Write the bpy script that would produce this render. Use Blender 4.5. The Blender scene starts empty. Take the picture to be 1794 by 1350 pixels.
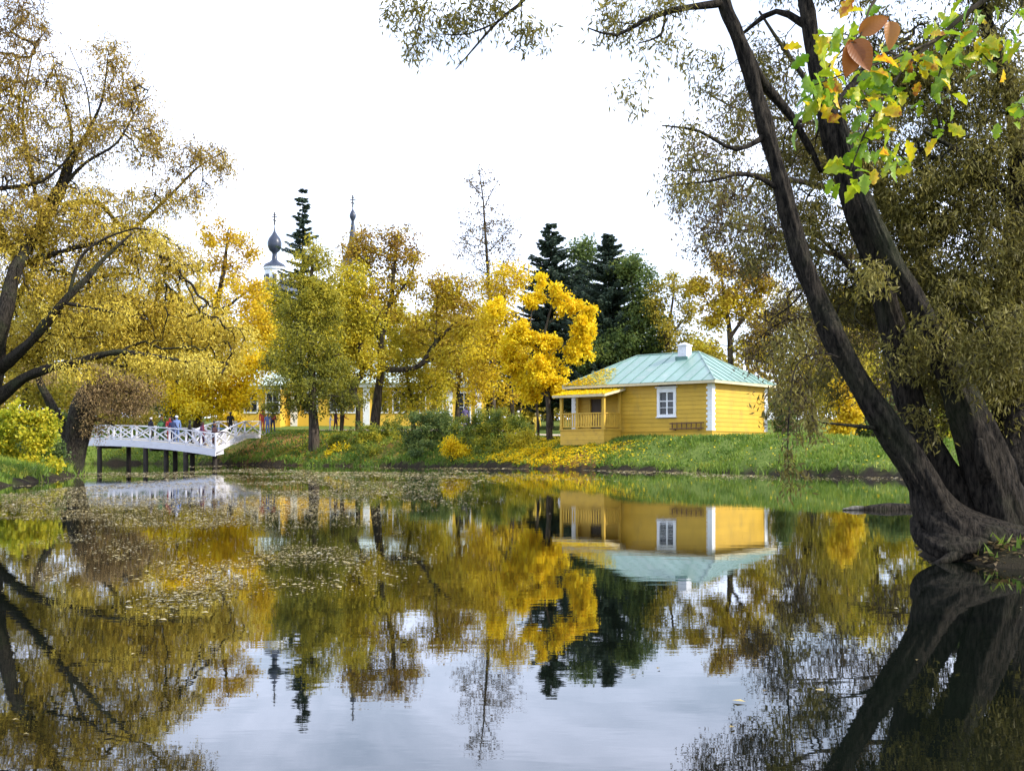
import bpy, bmesh, math, random
import numpy as np
from mathutils import Vector, Matrix

sc = bpy.context.scene
col = sc.collection
R = math.radians

# ------------------------------------------------------------------ camera
F, HX, HY, EYE = 2000.0, 897.0, 790.0, 1.0          # focal length and horizon in photo pixels, eye height above water
cam_d = bpy.data.cameras.new('camera'); cam = bpy.data.objects.new('camera', cam_d); col.objects.link(cam)
cam_d.sensor_width = 36.0; cam_d.lens = 36.0 * F / 1794.0
cam_d.shift_y = (HY - 675.0) / 1794.0
cam_d.clip_start = 0.05; cam_d.clip_end = 3000
cam.location = (0, 0, EYE); cam.rotation_euler = (R(90), 0, 0)
sc.camera = cam

# ------------------------------------------------------------------ sky, sun, exposure
SUN_AZ, SUN_EL = 108.0, 34.0                          # degrees clockwise from the view direction, above the horizon
w = bpy.data.worlds.new('World'); sc.world = w; w.use_nodes = True
nt = w.node_tree; N = nt.nodes; LK = nt.links
bg = N['Background']; bg.inputs[1].default_value = 0.135
sky = N.new('ShaderNodeTexSky'); sky.sky_type = 'NISHITA'; sky.sun_disc = False
sky.sun_elevation = R(SUN_EL); sky.sun_rotation = R(SUN_AZ)
tc = N.new('ShaderNodeTexCoord'); sp = N.new('ShaderNodeSeparateXYZ'); LK.new(tc.outputs['Generated'], sp.inputs[0])
mz = N.new('ShaderNodeMath'); mz.operation = 'MAXIMUM'; LK.new(sp.outputs['Z'], mz.inputs[0]); mz.inputs[1].default_value = 0.0
az = N.new('ShaderNodeMath'); az.operation = 'ADD'; LK.new(mz.outputs[0], az.inputs[0]); az.inputs[1].default_value = 0.12
dx = N.new('ShaderNodeMath'); dx.operation = 'DIVIDE'; LK.new(sp.outputs['X'], dx.inputs[0]); LK.new(az.outputs[0], dx.inputs[1])
dy = N.new('ShaderNodeMath'); dy.operation = 'DIVIDE'; LK.new(sp.outputs['Y'], dy.inputs[0]); LK.new(az.outputs[0], dy.inputs[1])
cv = N.new('ShaderNodeCombineXYZ'); LK.new(dx.outputs[0], cv.inputs[0]); LK.new(dy.outputs[0], cv.inputs[1])
nz = N.new('ShaderNodeTexNoise'); nz.inputs['Scale'].default_value = 1.1; nz.inputs['Detail'].default_value = 7.0
nz.inputs['Roughness'].default_value = 0.6; nz.inputs['Distortion'].default_value = 0.4; LK.new(cv.outputs[0], nz.inputs['Vector'])
mr = N.new('ShaderNodeMapRange'); mr.inputs[1].default_value = 0.40; mr.inputs[2].default_value = 0.62
mr.inputs[3].default_value = 0.40; mr.inputs[4].default_value = 1.0; LK.new(nz.outputs[0], mr.inputs[0])
mx = N.new('ShaderNodeMix'); mx.data_type = 'RGBA'; LK.new(mr.outputs[0], mx.inputs[0])
LK.new(sky.outputs[0], mx.inputs[6]); mx.inputs[7].default_value = (8.6, 9.5, 12.0, 1)
LK.new(mx.outputs[2], bg.inputs[0])
sun_d = bpy.data.lights.new('sun', 'SUN'); sun = bpy.data.objects.new('sun', sun_d); col.objects.link(sun)
sun_d.energy = 3.4; sun_d.angle = R(1.5); sun_d.color = (1.0, 0.93, 0.82)
sdir = Vector((math.sin(R(SUN_AZ)) * math.cos(R(SUN_EL)), math.cos(R(SUN_AZ)) * math.cos(R(SUN_EL)), math.sin(R(SUN_EL))))
sun.rotation_euler = sdir.to_track_quat('Z', 'Y').to_euler()
sun.location = (60, 20, 60)
vs = sc.view_settings
vs.view_transform = 'Standard'; vs.look = 'None'; vs.gamma = 1.0; vs.use_curve_mapping = False
vs.exposure = 0.80
sc.render.engine = 'CYCLES'
cy = sc.cycles
cy.max_bounces = 6; cy.diffuse_bounces = 3; cy.glossy_bounces = 3; cy.transmission_bounces = 3; cy.transparent_max_bounces = 4
cy.use_denoising = True; cy.sample_clamp_indirect = 8.0
cy.caustics_reflective = False; cy.caustics_refractive = False

# ------------------------------------------------------------------ helpers
def P(px, py, Y):                                    # the point at distance Y that the photo shows at pixel (px, py)
    return np.array(((px - HX) / F * Y, Y, EYE + (HY - py) / F * Y))
def tag(o, label=None, cat=None, group=None, kind=None):
    if label: o['label'] = label
    if cat: o['category'] = cat
    if group: o['group'] = group
    if kind: o['kind'] = kind
    return o
def empty(name, loc, rz=0.0):
    o = bpy.data.objects.new(name, None); col.objects.link(o); o.location = loc; o.rotation_euler = (0, 0, rz)
    o.empty_display_size = 0.2
    return o
def link(name, me, parent=None, loc=None):
    o = bpy.data.objects.new(name, me); col.objects.link(o)
    if parent is not None: o.parent = parent
    if loc is not None: o.location = loc
    return o
def np_mesh(name, V, faces, nper, mat, tint=None, smooth=False):
    V = np.ascontiguousarray(V, dtype=np.float32); faces = np.ascontiguousarray(faces, dtype=np.int32).reshape(-1, nper)
    me = bpy.data.meshes.new(name); n = len(faces)
    me.vertices.add(len(V)); me.vertices.foreach_set('co', V.ravel())
    me.loops.add(n * nper); me.loops.foreach_set('vertex_index', faces.ravel())
    me.polygons.add(n); me.polygons.foreach_set('loop_start', np.arange(0, n * nper, nper, dtype=np.int32))
    if smooth: me.polygons.foreach_set('use_smooth', np.ones(n, dtype=bool))
    if tint is not None:
        a = me.attributes.new('tint', 'FLOAT', 'FACE'); a.data.foreach_set('value', np.ascontiguousarray(tint, dtype=np.float32))
    me.update(calc_edges=True)
    if mat: me.materials.append(mat)
    return me

class MB:                                            # collects simple solids into one mesh
    def __init__(s): s.v = []; s.f = []
    def add(s, vs_, fs_):
        o = len(s.v); s.v += [tuple(map(float, p)) for p in vs_]; s.f += [tuple(i + o for i in f) for f in fs_]; return s
    def box(s, x0, x1, y0, y1, z0, z1):
        return s.add([(x0,y0,z0),(x1,y0,z0),(x1,y1,z0),(x0,y1,z0),(x0,y0,z1),(x1,y0,z1),(x1,y1,z1),(x0,y1,z1)],
                     [(0,3,2,1),(4,5,6,7),(0,1,5,4),(1,2,6,5),(2,3,7,6),(3,0,4,7)])
    def beam(s, a, b, wd, ht, up=(0,0,1)):
        a = Vector(a); b = Vector(b); d = (b - a).normalized(); up = Vector(up)
        if abs(d.dot(up)) > 0.97: up = Vector((1, 0, 0))
        x = d.cross(up).normalized(); z = x.cross(d).normalized()
        c = [x * (sx * wd / 2) + z * (sz * ht / 2) for sx, sz in ((-1,-1),(1,-1),(1,1),(-1,1))]
        return s.add([a + k for k in c] + [b + k for k in c], [(0,1,2,3)[::-1],(4,5,6,7),(0,1,5,4),(1,2,6,5),(2,3,7,6),(3,0,4,7)])
    def tube(s, pts, rad, n=8, cap=True):
        pts = [Vector(p) for p in pts]; rings = []
        ref = Vector((0.13, 0.97, 0.2))
        for i, p in enumerate(pts):
            d = (pts[min(i + 1, len(pts) - 1)] - pts[max(i - 1, 0)]).normalized()
            x = d.cross(ref)
            if x.length < 0.1: x = d.cross(Vector((1, 0, 0)))
            x.normalize(); y = d.cross(x)
            r = rad[i] if hasattr(rad, '__len__') else rad
            rings.append([p + x * (r * math.cos(2*math.pi*k/n)) + y * (r * math.sin(2*math.pi*k/n)) for k in range(n)])
        vv = [q for rg in rings for q in rg]; ff = []
        for i in range(len(pts) - 1):
            for k in range(n):
                ff.append((i*n + k, i*n + (k+1) % n, (i+1)*n + (k+1) % n, (i+1)*n + k))
        if cap: ff.append(tuple(range(n))[::-1]); ff.append(tuple((len(pts)-1)*n + k for k in range(n)))
        return s.add(vv, ff)
    def lathe(s, prof, n=20, c=(0, 0)):
        vv = [(c[0] + r*math.cos(2*math.pi*k/n), c[1] + r*math.sin(2*math.pi*k/n), z) for r, z in prof for k in range(n)]; ff = []
        for i in range(len(prof) - 1):
            for k in range(n): ff.append((i*n + k, i*n + (k+1) % n, (i+1)*n + (k+1) % n, (i+1)*n + k))
        return s.add(vv, ff)
    def mesh(s, name, mat, smooth=False):
        me = bpy.data.meshes.new(name); me.from_pydata(s.v, [], s.f); me.update()
        if mat: me.materials.append(mat)
        if smooth:
            for p in me.polygons: p.use_smooth = True
        return me
    def build(s, name, mat, parent=None, loc=None, smooth=False): return link(name, s.mesh(name, mat, smooth), parent, loc)

# ------------------------------------------------------------------ materials
def new_mat(name):
    m = bpy.data.materials.new(name); m.use_nodes = True
    return m, m.node_tree, m.node_tree.nodes['Principled BSDF']
def ramp(t, stops):
    r = t.nodes.new('ShaderNodeValToRGB'); e = r.color_ramp.elements
    while len(e) < len(stops): e.new(0.5)
    for k, (p, c) in enumerate(stops): e[k].position = p; e[k].color = (*c, 1)
    return r
def noise(t, scale, detail=4, vec=None, rough=0.55, sx=None, coord='Object'):
    n = t.nodes.new('ShaderNodeTexNoise'); n.inputs['Scale'].default_value = scale; n.inputs['Detail'].default_value = detail; n.inputs['Roughness'].default_value = rough
    c = t.nodes.new('ShaderNodeTexCoord'); mp = t.nodes.new('ShaderNodeMapping')
    if sx: mp.inputs['Scale'].default_value = sx
    t.links.new(c.outputs[coord], mp.inputs[0]); t.links.new(mp.outputs[0], n.inputs['Vector'])
    return n
def bump(t, b, src, strength, dist):
    k = t.nodes.new('ShaderNodeBump'); k.inputs['Strength'].default_value = strength; k.inputs['Distance'].default_value = dist
    t.links.new(src, k.inputs['Height']); t.links.new(k.outputs[0], b.inputs['Normal']); return k
def paint(name, c, rough=0.55, var=0.25, scale=3.0, sx=None, bstr=0.2, spec=0.4, dirt=None, each=0.0):
    m, t, b = new_mat(name)
    n = noise(t, scale, 6, sx=sx)
    c2 = tuple(x * (1 - var) for x in c); c3 = tuple(min(1, x * (1 + var * 0.6)) for x in c)
    r = ramp(t, [(0.25, c2 if dirt is None else dirt), (0.45, c), (0.75, c3)])
    t.links.new(n.outputs[0], r.inputs[0]); src = r.outputs[0]
    if each:                                         # every board or sheet a slightly different tone
        oi = t.nodes.new('ShaderNodeObjectInfo'); mp_ = t.nodes.new('ShaderNodeMapRange'); mp_.inputs[3].default_value = 1 - each; mp_.inputs[4].default_value = 1 + each
        hs = t.nodes.new('ShaderNodeHueSaturation'); t.links.new(oi.outputs['Random'], mp_.inputs[0]); t.links.new(mp_.outputs[0], hs.inputs['Value']); t.links.new(src, hs.inputs['Color']); src = hs.outputs[0]
    t.links.new(src, b.inputs['Base Color'])
    b.inputs['Roughness'].default_value = rough; b.inputs['Specular IOR Level'].default_value = spec
    n2 = noise(t, scale * 12, 3, sx=sx); bump(t, b, n2.outputs[0], bstr, 0.01)
    return m
def leaf_mat(name, cols, transl=0.4, nscale=0.5, mix=0.38):
    m = bpy.data.materials.new(name); m.use_nodes = True; t = m.node_tree; t.nodes.clear()
    out = t.nodes.new('ShaderNodeOutputMaterial')
    at = t.nodes.new('ShaderNodeAttribute'); at.attribute_name = 'tint'
    n = noise(t, nscale, 3)
    st = t.nodes.new('ShaderNodeMapRange'); st.inputs[1].default_value = 0.3; st.inputs[2].default_value = 0.7
    t.links.new(n.outputs[0], st.inputs[0])
    mxf = t.nodes.new('ShaderNodeMix'); mxf.inputs[0].default_value = mix
    t.links.new(at.outputs['Fac'], mxf.inputs[2]); t.links.new(st.outputs[0], mxf.inputs[3])
    r = ramp(t, [(i / (len(cols) - 1) * 0.8 + 0.1, c) for i, c in enumerate(cols)])
    t.links.new(mxf.outputs[0], r.inputs[0])
    d = t.nodes.new('ShaderNodeBsdfPrincipled'); d.inputs['Roughness'].default_value = 0.55; d.inputs['Specular IOR Level'].default_value = 0.25
    tr = t.nodes.new('ShaderNodeBsdfTranslucent')
    t.links.new(r.outputs[0], d.inputs['Base Color']); t.links.new(r.outputs[0], tr.inputs['Color'])
    ms = t.nodes.new('ShaderNodeMixShader'); ms.inputs[0].default_value = transl
    t.links.new(d.outputs[0], ms.inputs[1]); t.links.new(tr.outputs[0], ms.inputs[2]); t.links.new(ms.outputs[0], out.inputs[0])
    return m
def bark_mat(name, c0, c1, scale=6.0, strength=0.9, dist=0.03):
    m, t, b = new_mat(name)
    n = noise(t, scale, 8, sx=(1, 1, 0.22), rough=0.7); n2 = noise(t, 1.2, 3)
    r = ramp(t, [(0.40, c0), (0.56, c1), (0.72, tuple(min(1, x * 1.7) for x in c1))])
    t.links.new(n.outputs[0], r.inputs[0])
    mo = t.nodes.new('ShaderNodeMix'); mo.data_type = 'RGBA'; mo.inputs[7].default_value = (0.06, 0.075, 0.03, 1)
    st = t.nodes.new('ShaderNodeMapRange'); st.inputs[1].default_value = 0.5; st.inputs[2].default_value = 0.75; st.inputs[4].default_value = 0.55
    t.links.new(n2.outputs[0], st.inputs[0]); t.links.new(st.outputs[0], mo.inputs[0]); t.links.new(r.outputs[0], mo.inputs[6])
    t.links.new(mo.outputs[2], b.inputs['Base Color']); b.inputs['Roughness'].default_value = 0.9; b.inputs['Specular IOR Level'].default_value = 0.15
    bump(t, b, n.outputs[0], strength, dist)
    return m

M = {}
M['bark'] = bark_mat('bark_brown', (0.018, 0.014, 0.011), (0.075, 0.058, 0.042))
M['bark_dark'] = bark_mat('bark_willow', (0.006, 0.005, 0.004), (0.046, 0.038, 0.029), 30.0, 1.0, 0.09)
M['bark_grey'] = bark_mat('bark_grey', (0.05, 0.045, 0.04), (0.16, 0.15, 0.13))
M['gold'] = leaf_mat('leaf_gold', [(0.18,0.11,0.04), (0.38,0.26,0.045), (0.66,0.50,0.05), (0.76,0.63,0.12)])
M['tan'] = leaf_mat('leaf_tan_gold', [(0.20,0.12,0.045), (0.42,0.25,0.06), (0.55,0.35,0.07), (0.58,0.42,0.12)])
M['yellow'] = leaf_mat('leaf_bright_yellow', [(0.76,0.46,0.008), (0.88,0.62,0.010), (0.90,0.70,0.018), (0.88,0.74,0.05)], 0.45)
M['amber'] = leaf_mat('leaf_amber', [(0.38,0.21,0.015), (0.64,0.44,0.02), (0.80,0.61,0.025), (0.76,0.63,0.05)])
M['rust'] = leaf_mat('leaf_rust_top', [(0.20,0.105,0.02), (0.40,0.26,0.025), (0.60,0.47,0.03), (0.62,0.54,0.05)])
M['shrubmix'] = leaf_mat('leaf_shrub_mixed', [(0.05,0.09,0.02), (0.14,0.19,0.03), (0.36,0.35,0.03), (0.74,0.55,0.03)], nscale=0.9, mix=0.62)
M['yelgreen'] = leaf_mat('leaf_yellow_green', [(0.16,0.19,0.025), (0.42,0.37,0.03), (0.66,0.54,0.035), (0.76,0.56,0.04)])
M['olive'] = leaf_mat('leaf_olive', [(0.12,0.13,0.025), (0.28,0.24,0.03), (0.46,0.36,0.035), (0.56,0.42,0.045)])
M['larch'] = leaf_mat('leaf_larch', [(0.07,0.09,0.02), (0.20,0.20,0.025), (0.38,0.34,0.03), (0.54,0.43,0.035)])
M['green'] = leaf_mat('leaf_green', [(0.04,0.075,0.025), (0.09,0.14,0.04), (0.15,0.20,0.045), (0.24,0.25,0.045)])
M['lime'] = leaf_mat('leaf_lime', [(0.16,0.24,0.02), (0.34,0.38,0.025), (0.60,0.52,0.03), (0.72,0.55,0.04)])
M['spruce'] = leaf_mat('needle_spruce', [(0.018,0.034,0.026), (0.034,0.058,0.040), (0.055,0.085,0.05), (0.07,0.095,0.05)], 0.1)
M['willow'] = leaf_mat('leaf_willow_near', [(0.06,0.052,0.017), (0.14,0.122,0.028), (0.24,0.21,0.045), (0.38,0.32,0.08)], 0.4)
M['brownleaf'] = leaf_mat('leaf_brown_twigs', [(0.16,0.10,0.05), (0.30,0.20,0.09), (0.44,0.31,0.13), (0.54,0.40,0.16)], 0.3)
M['sparse'] = leaf_mat('leaf_sparse_dark', [(0.07,0.05,0.03), (0.12,0.085,0.04), (0.17,0.12,0.05), (0.24,0.17,0.06)], 0.3)

# ------------------------------------------------------------------ terrain
POND = np.array([(-45,1.6),(-20,1.3),(-6,1.5),(2,1.4),(5.2,2.2),(6.2,4.5),(6.1,7.6),(4.95,9.2),(4.15,9.9),(3.95,10.8),(4.2,11.9),
 (5.2,12.6),(7.0,13.6),(8.2,16),(8.4,21.5),(10.5,25),(16,28.5),(20,33),(17.5,39.5),(14.7,44),(12.9,47.5),(10.9,51),(8.4,55.5),(5.6,59.5),(3.2,62.5),(0,67.2),(-3.5,71.4),
 (-8,75.5),(-13.2,78.5),(-18,83),(-23,87.5),(-28,91),(-33,91.5),(-34.5,88),(-33,82),(-29,74),(-25.5,66),(-22.6,59),(-20.6,53.5),(-19.2,50.3),(-17.8,46),(-16.1,39),(-14.6,33),
 (-16.5,25),(-24,14),(-44,8)], dtype=float)
def sdf(x, y):                                       # >0 on land, <0 over water
    x = np.asarray(x, float); y = np.asarray(y, float)
    d = np.full(x.shape, 1e9); inside = np.zeros(x.shape, bool); n = len(POND)
    for i in range(n):
        ax, ay = POND[i]; bx, by = POND[(i + 1) % n]
        ex, ey = bx - ax, by - ay
        t = np.clip(((x - ax) * ex + (y - ay) * ey) / (ex*ex + ey*ey), 0, 1)
        d = np.minimum(d, np.hypot(x - ax - t*ex, y - ay - t*ey))
        c = ((ay > y) != (by > y))
        xi = ax + (y - ay) / (ey if abs(ey) > 1e-9 else 1e-9) * ex
        inside ^= c & (x < xi)
    return np.where(inside, -d, d)
def sst(a, b, x):
    t = np.clip((x - a) / (b - a), 0, 1); return t*t*(3 - 2*t)
def wob(x, y):                                       # gentle natural unevenness
    return 0.5*np.sin(0.9*x + 1.3*np.sin(0.5*y)) + 0.5*np.sin(1.1*y + 0.8*np.sin(0.7*x)) + 0.35*np.sin(2.7*x + 1.9*y) + 0.3*np.sin(3.9*y - 2.3*x)
def H(x, y):
    x = np.asarray(x, float); y = np.asarray(y, float)
    d = sdf(x, y) + (0.20*np.sin(0.8*x + 0.5*y) + 0.17*np.sin(1.7*x + 0.6*y) + 0.14*np.sin(3.1*x - 2.2*y))*sst(14, 22, y) + 0.04*np.sin(9*x - 6*y) + 0.05*np.sin(7*x + 5*y)
    thr = 55 + np.clip(-x - 12, 0, 30)*1.1 - 1.7*np.clip(x - 3, 0, 13)
    far = sst(0, 12, y - thr)
    y0 = 68 + 9*sst(-2, 3, x)
    fp = 1.756 + 0.03*np.clip(y - y0, 0, 22) + 0.05*np.clip(y - y0 - 22, 0, 60) + 0.01*np.clip(y - 150, 0, 300)
    fp = fp + (1.35 - 1.756)*sst(13.5, 18, x)*(1 - sst(52, 70, y))
    near = np.where(x < 0, 0.75, 0.5) + 0.7*sst(-24, -34, x)*sst(55, 75, y)
    pl = near + (fp - near)*far
    wdt = 3.2 + 1.6*far
    t = np.clip(d / wdt, 0, 1)
    z = np.where(d > 0, 0.10*sst(0, 0.25, d) + (pl - 0.10)*(t*(1.55 - 0.55*t)), np.maximum(-1.2, d*0.35))
    z = z + np.where(d > 0.3, 0.035*wob(x, y)*sst(0.3, 2, d), 0) + 0.25*sst(60, 300, np.abs(x))*wob(x*0.05, y*0.05)*4*(y > -5)
    return z
def h1(x, y): return float(H(np.array([x]), np.array([y]))[0])
def axis(lo, a, b, hi, step, n):
    dense = np.arange(a, b + 1e-6, step)
    g = np.linspace(0, 1, n + 1)[1:]
    return np.concatenate([(a - (a - lo) * g**2.6)[::-1], dense, b + (hi - b) * g**2.6])
gx = axis(-700, -40, 26, 700, 0.42, 16); gy = axis(-60, -2, 112, 1000, 0.42, 16)
X, Yg = np.meshgrid(gx, gy); Z = H(X, Yg)
nx, ny = len(gx), len(gy)
idx = np.arange(nx*ny).reshape(ny, nx)
quads = np.stack([idx[:-1,:-1], idx[:-1,1:], idx[1:,1:], idx[1:,:-1]], -1).reshape(-1, 4)
deep = (Z < -1.0); dead = (deep[:-1,:-1] & deep[:-1,1:] & deep[1:,1:] & deep[1:,:-1]).ravel()
m, t, b = new_mat('ground_turf')
n = noise(t, 0.55, 6); n2 = noise(t, 9.0, 5); n3 = noise(t, 60.0, 3)
r = ramp(t, [(0.25, (0.07,0.11,0.022)), (0.5, (0.13,0.18,0.035)), (0.8, (0.21,0.24,0.05))]); t.links.new(n2.outputs[0], r.inputs[0])
lit = ramp(t, [(0.3, (0.13,0.075,0.03)), (0.55, (0.30,0.17,0.05)), (0.8, (0.45,0.30,0.06))]); t.links.new(n3.outputs[0], lit.inputs[0])
at = t.nodes.new('ShaderNodeAttribute'); at.attribute_name = 'litter'
ad = t.nodes.new('ShaderNodeMath'); ad.operation = 'ADD'; t.links.new(at.outputs['Fac'], ad.inputs[0]); t.links.new(n.outputs[0], ad.inputs[1])
ms_ = t.nodes.new('ShaderNodeMapRange'); ms_.inputs[1].default_value = 0.75; ms_.inputs[2].default_value = 1.15; t.links.new(ad.outputs[0], ms_.inputs[0])
mx1 = t.nodes.new('ShaderNodeMix'); mx1.data_type = 'RGBA'; t.links.new(ms_.outputs[0], mx1.inputs[0]); t.links.new(r.outputs[0], mx1.inputs[6]); t.links.new(lit.outputs[0], mx1.inputs[7])
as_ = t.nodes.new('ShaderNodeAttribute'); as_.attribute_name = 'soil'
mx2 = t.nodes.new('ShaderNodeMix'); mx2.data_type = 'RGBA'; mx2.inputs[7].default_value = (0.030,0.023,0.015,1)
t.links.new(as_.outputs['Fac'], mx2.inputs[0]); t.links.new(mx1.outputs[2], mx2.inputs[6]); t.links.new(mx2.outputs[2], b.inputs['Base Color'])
b.inputs['Roughness'].default_value = 0.95; b.inputs['Specular IOR Level'].default_value = 0.1
bump(t, b, n3.outputs[0], 0.8, 0.06)
gm = np_mesh('ground', np.stack([X, Yg, Z], -1).reshape(-1, 3), quads[~dead], 4, m, smooth=True)
D = sdf(X, Yg)
def blob(cx, cy, rx, ry): return np.exp(-(((X - cx)/rx)**2 + ((Yg - cy)/ry)**2))
litw = 0.95*blob(2.5, 63.5, 4.5, 4.5) + 0.8*blob(-16, 86, 8, 5) + 0.7*blob(-8, 84, 8, 6) + 0.5*blob(-3, 78, 6, 5) + 0.4*blob(-19, 50, 3, 5) + 0.22*(Yg > 93) - 0.6*blob(13, 54, 6, 8)
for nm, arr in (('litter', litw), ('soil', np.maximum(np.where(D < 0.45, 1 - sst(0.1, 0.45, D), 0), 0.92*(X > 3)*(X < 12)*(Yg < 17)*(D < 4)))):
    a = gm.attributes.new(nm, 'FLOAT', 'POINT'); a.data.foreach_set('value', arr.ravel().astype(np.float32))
tag(link('ground', gm), 'grassy autumn ground and banks around the pond', None, None, 'structure')

# water
m, t, b = new_mat('pond_water')
b.inputs['Base Color'].default_value = (0.003, 0.0045, 0.003, 1); b.inputs['Roughness'].default_value = 0.015; b.inputs['IOR'].default_value = 1.62
b.inputs['Specular IOR Level'].default_value = 0.5
n = noise(t, 1.0, 3, sx=(1.1, 2.6, 1)); n2 = noise(t, 1.0, 2, sx=(5.0, 13.0, 1))
ad = t.nodes.new('ShaderNodeMath'); ad.operation = 'MULTIPLY_ADD'; ad.inputs[1].default_value = 0.22
t.links.new(n2.outputs[0], ad.inputs[0]); t.links.new(n.outputs[0], ad.inputs[2])
bump(t, b, ad.outputs[0], 0.10, 0.0065)
wm = MB().add([(-60,0,0),(30,0,0),(30,98,0),(-60,98,0)], [(0,1,2,3)]).mesh('water', m)
tag(link('water', wm), 'still reflecting pond water', None, None, 'structure')

# sandy path behind the bridge end
m = paint('path_sand', (0.42, 0.33, 0.25), 0.95, 0.3, 1.2)
pc = [(-22.5, 90.5, 1.4), (-19, 93, 2.4), (-14, 95.5, 3.0), (-7, 97.5, 3.0), (0, 98, 2.6), (6, 94, 1.8), (5.5, 84, 1.3), (2.5, 76, 1.2)]
pv, pf = [], []
cs = []
for i in range(len(pc) - 1):
    for k in range(8):
        u = k / 8; cs.append([pc[i][j]*(1 - u) + pc[i+1][j]*u for j in range(3)])
cs.append(list(pc[-1]))
for i, (x, y, wd) in enumerate(cs):
    a = np.array(cs[min(i+1, len(cs)-1)][:2]) - np.array(cs[max(i-1, 0)][:2]); a /= np.linalg.norm(a); nrm = np.array((-a[1], a[0]))
    for k in range(7):
        q = np.array((x, y)) + nrm*wd*(k/3 - 1); pv.append((q[0], q[1], h1(*q) + 0.03))
for i in range(len(cs) - 1):
    for k in range(6): pf.append((i*7 + k, i*7 + k + 1, (i+1)*7 + k + 1, (i+1)*7 + k))
tag(MB().add(pv, pf).build('path', m, smooth=True), 'pale sandy footpath beyond the bridge', None, None, 'structure')

# ------------------------------------------------------------------ yellow cottage
M['ywall'] = paint('paint_ochre_boards', (0.55, 0.335, 0.03), 0.6, 0.20, 1.6, sx=(1, 1, .5), bstr=0.3, each=0.08, dirt=(0.42, 0.27, 0.04))
M['yporch'] = paint('paint_ochre_porch', (0.54, 0.34, 0.042), 0.6, 0.22, 2.4, bstr=0.3, each=0.08, dirt=(0.36, 0.23, 0.05))
M['cream'] = paint('paint_cream_trim', (0.58, 0.49, 0.30), 0.6, 0.15, 4.0)
M['white'] = paint('paint_white', (0.74, 0.75, 0.76), 0.5, 0.12, 3.0)
M['bridgewhite'] = paint('paint_bridge_white', (0.64, 0.63, 0.67), 0.55, 0.14, 2.0, sx=(1, 1, 4), dirt=(0.52, 0.50, 0.50))
M['roofgreen'] = paint('roof_metal_green', (0.18, 0.29, 0.235), 0.32, 0.35, 1.3, bstr=0.06, spec=0.7, dirt=(0.30, 0.37, 0.32), each=0.10)
M['seam'] = paint('roof_seam_dark', (0.10, 0.20, 0.17), 0.45, 0.2, 3.0, bstr=0.05)
M['glass'] = paint('window_glass_dark', (0.018, 0.022, 0.028), 0.06, 0.2, 1.0, bstr=0.0, spec=0.5)
M['wood_dark'] = paint('wood_weathered_brown', (0.14, 0.075, 0.035), 0.8, 0.35, 5.0)
M['door'] = paint('door_dark_brown', (0.06, 0.04, 0.03), 0.6, 0.3, 4.0)
M['brickwhite'] = paint('chimney_whitewash', (0.66, 0.66, 0.70), 0.8, 0.2, 6.0, dirt=(0.42, 0.40, 0.40))
M['pile'] = paint('timber_pile_dark', (0.035, 0.028, 0.022), 0.85, 0.4, 4.0)
M['interior'] = paint('wall_core_dark', (0.10, 0.06, 0.02), 0.9, 0.2, 2.0)

TH = R(40.0); HC = P(1247, 766, 63.0)
HL, HW, HE, HR = 9.6, 6.4, 3.09, 5.05              # length, depth, eave and ridge heights
hx, hy = HL/2, HW/2
ctr = np.array((HC[0] + (-hx)*math.cos(TH) + hy*math.sin(TH), HC[1] + hx*math.sin(TH) + hy*math.cos(TH), HC[2]))
cot = empty('cottage', ctr, -TH)
tag(cot, 'yellow clapboard cottage with green metal hip roof and corner porch', 'house')
def lx(x): return x + hx                            # corner coordinates (0,0 = front right corner) to root coordinates
def ly(y): return y - hy
def cbox(name, mat, x0, x1, y0, y1, z0, z1, parent=None):
    return MB().box(lx(x0), lx(x1), ly(y0), ly(y1), z0, z1).build(name, M[mat], parent or cot)
core = cbox('wall', 'interior', -HL + .14, -.14, .14, HW - .14, -.5, HE)
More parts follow.
